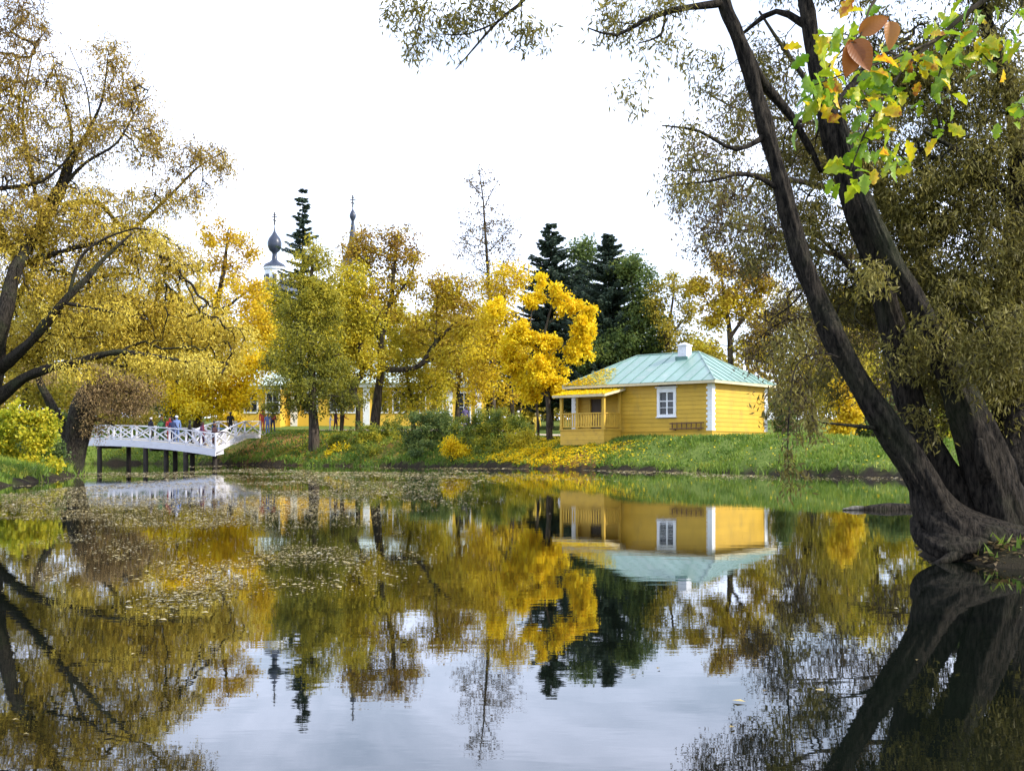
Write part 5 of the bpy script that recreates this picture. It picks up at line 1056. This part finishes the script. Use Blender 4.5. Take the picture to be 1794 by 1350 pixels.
# the four large rust leaves hang nearer on their own spray
q = catmull([[6.4, 5.0, 3.6, .04], *[[*P(a, b, 4.1), r] for a, b, r in ((1900,-300,.02),(1650,-130,.008),(1545,-30,.004),(1508,62,.0025),(1490,78,.0018))]], .12)
V, Fc = sweep(q, 6, rng, .05); link('branch', np_mesh('branch', V - obase, Fc, 4, M['bark'], smooth=True), oak)
for px, py, ang, mi, s_, tl in ((1492,72,150,0,1.0,.4),(1500,76,196,0,.95,.2),(1505,60,62,1,1.0,.5),(1560,38,182,1,.9,.3),(1488,70,168,1,.8,-.2)):
    o = bpy.data.objects.new('leaf', BIGL[mi]); col.objects.link(o); o.parent = oak; o.location = P(px, py, 4.1) - obase
    o.rotation_euler = (Matrix.Rotation(-R(ang) , 3, Vector((0, -1, 0))) @ Matrix.Rotation(R(90) + tl, 3, 'X')).to_euler(); o.scale = (s_, s_, s_)
    tag(o, 'large rust orange leaf')

# ------------------------------------------------------------------ leaves afloat on the pond
def vnoise(x, y, seed):
    r_ = np.random.default_rng(seed).uniform(0, 1, (64, 64)); xi = np.floor(x).astype(int); yi = np.floor(y).astype(int); fx = x - xi; fy = y - yi
    fx = fx*fx*(3 - 2*fx); fy = fy*fy*(3 - 2*fy); g = lambda a, b: r_[a % 64, b % 64]
    return (g(xi, yi)*(1-fx) + g(xi+1, yi)*fx)*(1-fy) + (g(xi, yi+1)*(1-fx) + g(xi+1, yi+1)*fx)*fy
def fbm(x, y, seed): return .5*vnoise(x, y, seed) + .3*vnoise(2.1*x + 7, 2.1*y, seed + 1) + .2*vnoise(4.3*x, 4.3*y + 3, seed + 2)
rng = np.random.default_rng(88)
PXs, PYs = [], []
def scatter(n, x0, x1, y0, y1, dens):
    px = rng.uniform(x0, x1, n); py = rng.uniform(y0, y1, n); Yv = F*EYE/(py - HY); X_ = (px - HX)/F*Yv
    keep = rng.uniform(0, 1, n) < np.clip(dens(px, py, X_, Yv), 0, 1); PXs.append(X_[keep]); PYs.append(Yv[keep])
def left_cov(px, py, X_, Yv):
    e = fbm(X_*.45, Yv*.22, 3) + .25*fbm(X_*2.2, Yv*.9, 9)
    edge = sst(980, 520, px + (py - 850)*1.3) * (1 - sst(1030, 1110, py))
    return edge*sst(.52, .80, e)
scatter(470000, 0, 1000, 826, 1100, lambda a, b, c, d: left_cov(a, b, c, d)*d/70)
scatter(70000, 330, 1620, 814, 845, lambda a, b, c, d: sst(.42, .68, fbm(c*.35, d*.12, 21))*.6*(1 - sst(826, 845, b)))
scatter(250, 0, 1794, 845, 1350, lambda a, b, c, d: .10)
x_ = np.concatenate(PXs); y_ = np.concatenate(PYs); ok = sdf(x_, y_) < -.05; x_, y_ = x_[ok], y_[ok]; n_ = len(x_)
L_ = np.clip(.0026*y_, .035, .15)*rng.uniform(.35, 1.0, n_)*rng.choice([1, 1, 1, 1.7], n_); an = rng.uniform(0, 6.283, n_)
A = unit(np.stack([np.cos(an), np.sin(an), rng.normal(0, .03, n_)], -1)); Wv = unit(np.stack([-np.sin(an), np.cos(an), rng.normal(0, .06, n_)], -1))
C = np.stack([x_, y_, np.full(n_, .006)], -1); w_ = (L_*rng.uniform(.45, .8, n_))[:, None]; l_ = L_[:, None]
V = np.stack([C, C + A*l_*.5 + Wv*w_*.5 + np.array((0, 0, .004)), C + A*l_, C + A*l_*.5 - Wv*w_*.5 + np.array((0, 0, .004))], 1)
V[:, :, 2] = np.maximum(V[:, :, 2], .003)
M['afloat'] = leaf_mat('leaf_afloat', [(0.08,0.06,0.025), (0.24,0.18,0.06), (0.48,0.38,0.15), (0.60,0.54,0.40)], 0.15, nscale=1.5, mix=.35)
tag(link('floating_leaves', np_mesh('floating_leaves', V.reshape(-1, 3), np.arange(n_*4).reshape(-1, 4), 4, M['afloat'], tint=rng.uniform(0, 1, n_))), 'fallen leaves and duckweed scattered afloat over the left of the pond', 'leaves', None, 'stuff')
print('floating', n_)

# ------------------------------------------------------------------ grass and fallen leaves
def land(n, x0, x1, y0, y1, dmin, dmax):
    x = rng.uniform(x0, x1, n); y = rng.uniform(y0, y1, n); d = sdf(x, y); k = (d > dmin) & (d < dmax); return x[k], y[k], d[k]
GX, GY, GH = [], [], []
for n, a, hgt in ((420000, (-42, 24, 38, 102, .12, 9), (.10, .24)), (60000, (-26, -13, 28, 58, .12, 7), (.12, .32)), (9000, (4.0, 14, 8.8, 17, .1, 5), (.04, .12)), (90000, (-26, 20, 38, 92, -.05, .5), (.15, .38))):
    x, y, d = land(n, *a); GX.append(x); GY.append(y); GH.append(rng.uniform(*hgt, len(x)))
x, y, hg = map(np.concatenate, (GX, GY, GH))
hr_ = np.array((HC[0], HC[1])); ux = (x - hr_[0])*math.cos(TH) - (y - hr_[1])*math.sin(TH); uy = (x - hr_[0])*math.sin(TH) + (y - hr_[1])*math.cos(TH)
k = ~((ux > -HL - .1) & (ux < .1) & (uy > -.1) & (uy < HW)) & (rng.uniform(0, 1, len(x)) > .8*np.exp(-(((x + 16)/9)**2 + ((y - 88)/4)**2)))
pt = fbm(x*.55, y*.35, 61); k2 = rng.uniform(0, 1, len(x)) < .25 + .9*sst(.30, .55, pt); x, y, hg = x[k], y[k], hg[k]; k2 = k2[k]; pt = pt[k]; x, y, hg = x[k2], y[k2], hg[k2]*(.6 + .9*pt[k2])
sx_, sy_, sd_ = land(90000, -30, 22, 36, 96, -.35, .25); kk = rng.uniform(0, 1, len(sx_)) < .9*sst(.56, .68, fbm(sx_*.5, sy_*.5, 71)); x = np.concatenate([x, sx_[kk]]); y = np.concatenate([y, sy_[kk]]); hg = np.concatenate([hg, rng.uniform(.3, .62, kk.sum())])
n_ = len(x); z = H(x, y) - .02
an = rng.uniform(0, 6.283, n_); wv = np.stack([np.cos(an), np.sin(an), 0*an], -1)*(.018 + .0005*y[:, None])
B0 = np.stack([x, y, z], -1); tipv = B0 + np.stack([rng.normal(0, .35, n_)*hg, rng.normal(0, .35, n_)*hg, hg], -1)
V = np.stack([B0 - wv, B0 + wv, tipv], 1).reshape(-1, 3)
M['grass'] = leaf_mat('grass_blade', [(0.055,0.105,0.018), (0.11,0.19,0.025), (0.19,0.27,0.035), (0.34,0.35,0.055)], 0.35, nscale=.35, mix=.55)
tag(link('grass', np_mesh('grass', V, np.arange(n_*3).reshape(-1, 3), 3, M['grass'], tint=np.clip(rng.normal(.5, .2, n_), 0, 1))), 'short green grass on the pond banks', 'grass', None, 'stuff')
print('grass', n_)
def litter(name, label, x, y, z, mat, size):
    n = len(x); an = rng.uniform(0, 6.283, n); A = unit(np.stack([np.cos(an), np.sin(an), rng.normal(0, .25, n)], -1)); Cc = np.stack([x, y, z], -1)
    Wv = unit(np.cross(A, np.array((0, 0, 1.0)) + rng.normal(size=(n, 3))*.3)); l = (size*rng.uniform(.6, 1.3, n))[:, None]
    V = np.stack([Cc, Cc + A*l*.5 + Wv*l*.4, Cc + A*l, Cc + A*l*.5 - Wv*l*.4], 1).reshape(-1, 3)
    tag(link(name, np_mesh(name, V, np.arange(n*4).reshape(-1, 4), 4, M[mat], tint=rng.uniform(0, 1, n))), label, 'leaves', None, 'stuff')
x = rng.normal(1.9, 3.0, 22000); y = rng.normal(67.5, 3.2, 22000); d = sdf(x, y)
ux = (x - hr_[0])*math.cos(TH) - (y - hr_[1])*math.sin(TH); uy = (x - hr_[0])*math.sin(TH) + (y - hr_[1])*math.cos(TH)
k = (d > .1) & ~((ux > -HL - .1) & (ux < .1) & (uy > -2.0) & (uy < HW)); x, y = x[k], y[k]
litter('fallen_leaves', 'bright yellow maple leaves fallen on the bank below the porch', x, y, H(x, y) + rng.uniform(.02, .16, len(x)), 'yellow', .13)
x, y, d = land(60000, -32, 2, 74, 98, .3, 12); k = rng.uniform(0, 1, len(x)) < .15 + .6*fbm(x*.3, y*.3, 41)*sst(.4, .6, fbm(x*.2, y*.2, 44)); x, y = x[k], y[k]
litter('fallen_leaves', 'brown and orange leaves lying on the bank under the larch', x, y, H(x, y) + rng.uniform(.01, .10, len(x)), 'amber', .13)
x, y, d = land(40000, 3, 20, 44, 62, .3, 8); k = rng.uniform(0, 1, len(x)) < .025; x, y = x[k], y[k]
litter('fallen_leaves', 'scattered yellow leaves on the green slope before the cottage', x, y, H(x, y) + rng.uniform(.06, .16, len(x)), 'yellow', .10)
x, y, d = land(30000, -26, -13, 28, 58, .1, 7); k = rng.uniform(0, 1, len(x)) < .25; x, y = x[k], y[k]
litter('fallen_leaves', 'yellow leaves lying in the grass of the left shore', x, y, H(x, y) + rng.uniform(.04, .2, len(x)), 'lime', .12)
x, y, d = land(26000, 3.6, 11, 8.5, 16, .02, 4)
litter('fallen_leaves', 'brown willow leaves and twigs littering the soil under the near willow', x, y, H(x, y) + rng.uniform(.004, .03, len(x)), 'sparse', .055)
# leaves on the cottage roof
u = rng.uniform(0, 1, 5200); v_ = rng.uniform(0, 1, 5200)
xr = (PX0 - .35) + (PX1 - PX0 + .7)*u**1.25; yr = (PD - .42) + (abs(PD) + .36)*v_; zr = HE - .16 + (yr + .05)*.20 + .012
k = rng.uniform(0, 1, 5200) < .95 - .35*u; xr, yr, zr = xr[k], yr[k], zr[k]
s_t = (HR - HE)/(hy + OV); u2 = rng.uniform(0, 1, 4200); v2 = rng.uniform(0, 1, 4200)**1.2
x2 = -HL - OV + 3.3*u2; y2 = -OV + 2.0*v2; hipx = -HL - OV + (y2 + OV)*((HL + OV - 7.04)/(hy + OV))
k = (x2 > hipx) & (rng.uniform(0, 1, 4200) < 1.1 - u2*.9 - .3*v2); x2, y2 = x2[k], y2[k]; z2 = HE + .08 + (y2 + OV)*s_t
xr = np.concatenate([xr, x2]) + hx; yr = np.concatenate([yr, y2]) - hy; zr = np.concatenate([zr, z2])
wx = ctr[0] + xr*math.cos(TH) + yr*math.sin(TH); wy = ctr[1] - xr*math.sin(TH) + yr*math.cos(TH)
litter('fallen_leaves', 'yellow leaves lying on the porch roof and lower cottage roof', wx, wy, ctr[2] + zr + .01, 'yellow', .12)

# ------------------------------------------------------------------ driftwood and stump by the near willow
rng = np.random.default_rng(99)
lg = P(1585, 893, 19.6); lt = P(1512, 890, 19.6)
lb = np.array(((lg[0] + lt[0])/2, 19.6, 0)); logr = empty('driftwood_log', lb); tag(logr, 'dark waterlogged log lying in the pond left of the willow', 'log')
q = catmull([[lg[0] + .5, 19.9, .0, .10], [lg[0], 19.7, .0, .10], [(lg[0]+lt[0])/2, 19.6, .01, .09], [lt[0], 19.5, .015, .05], [lt[0] - .15, 19.45, .02, .03]], .08)
V, Fc = sweep(q, 12, rng, .16); link('trunk', np_mesh('trunk', V - lb, Fc, 4, M['bark_dark'], smooth=True), logr)
q = catmull([[lt[0] - .05, 19.45, .03, .04], [lt[0] - .25, 19.4, .03, .035], [lt[0] - .42, 19.35, .015, .012]], .06)
V, Fc = sweep(q, 8, rng, .2); link('bare_tip', np_mesh('bare_tip', V - lb, Fc, 4, M['bark_grey'], smooth=True), logr)
sp_ = P(1672, 905, 12.8); sp_[2] = h1(sp_[0], 12.8)
st = empty('stump', sp_); tag(st, 'dark rounded stump between the willow stems', 'stump')
q = catmull([[sp_[0] + .1, 12.8, sp_[2] - .3, .36], [sp_[0] + .05, 12.8, sp_[2] + .05, .31], [sp_[0], 12.8, sp_[2] + .30, .26], [sp_[0] - .02, 12.8, sp_[2] + .46, .20], [sp_[0] - .02, 12.8, sp_[2] + .52, .03]], .06)
V, Fc = sweep(q, 16, rng, .14); link('trunk', np_mesh('trunk', V - sp_, Fc, 4, M['bark_dark'], smooth=True), st)
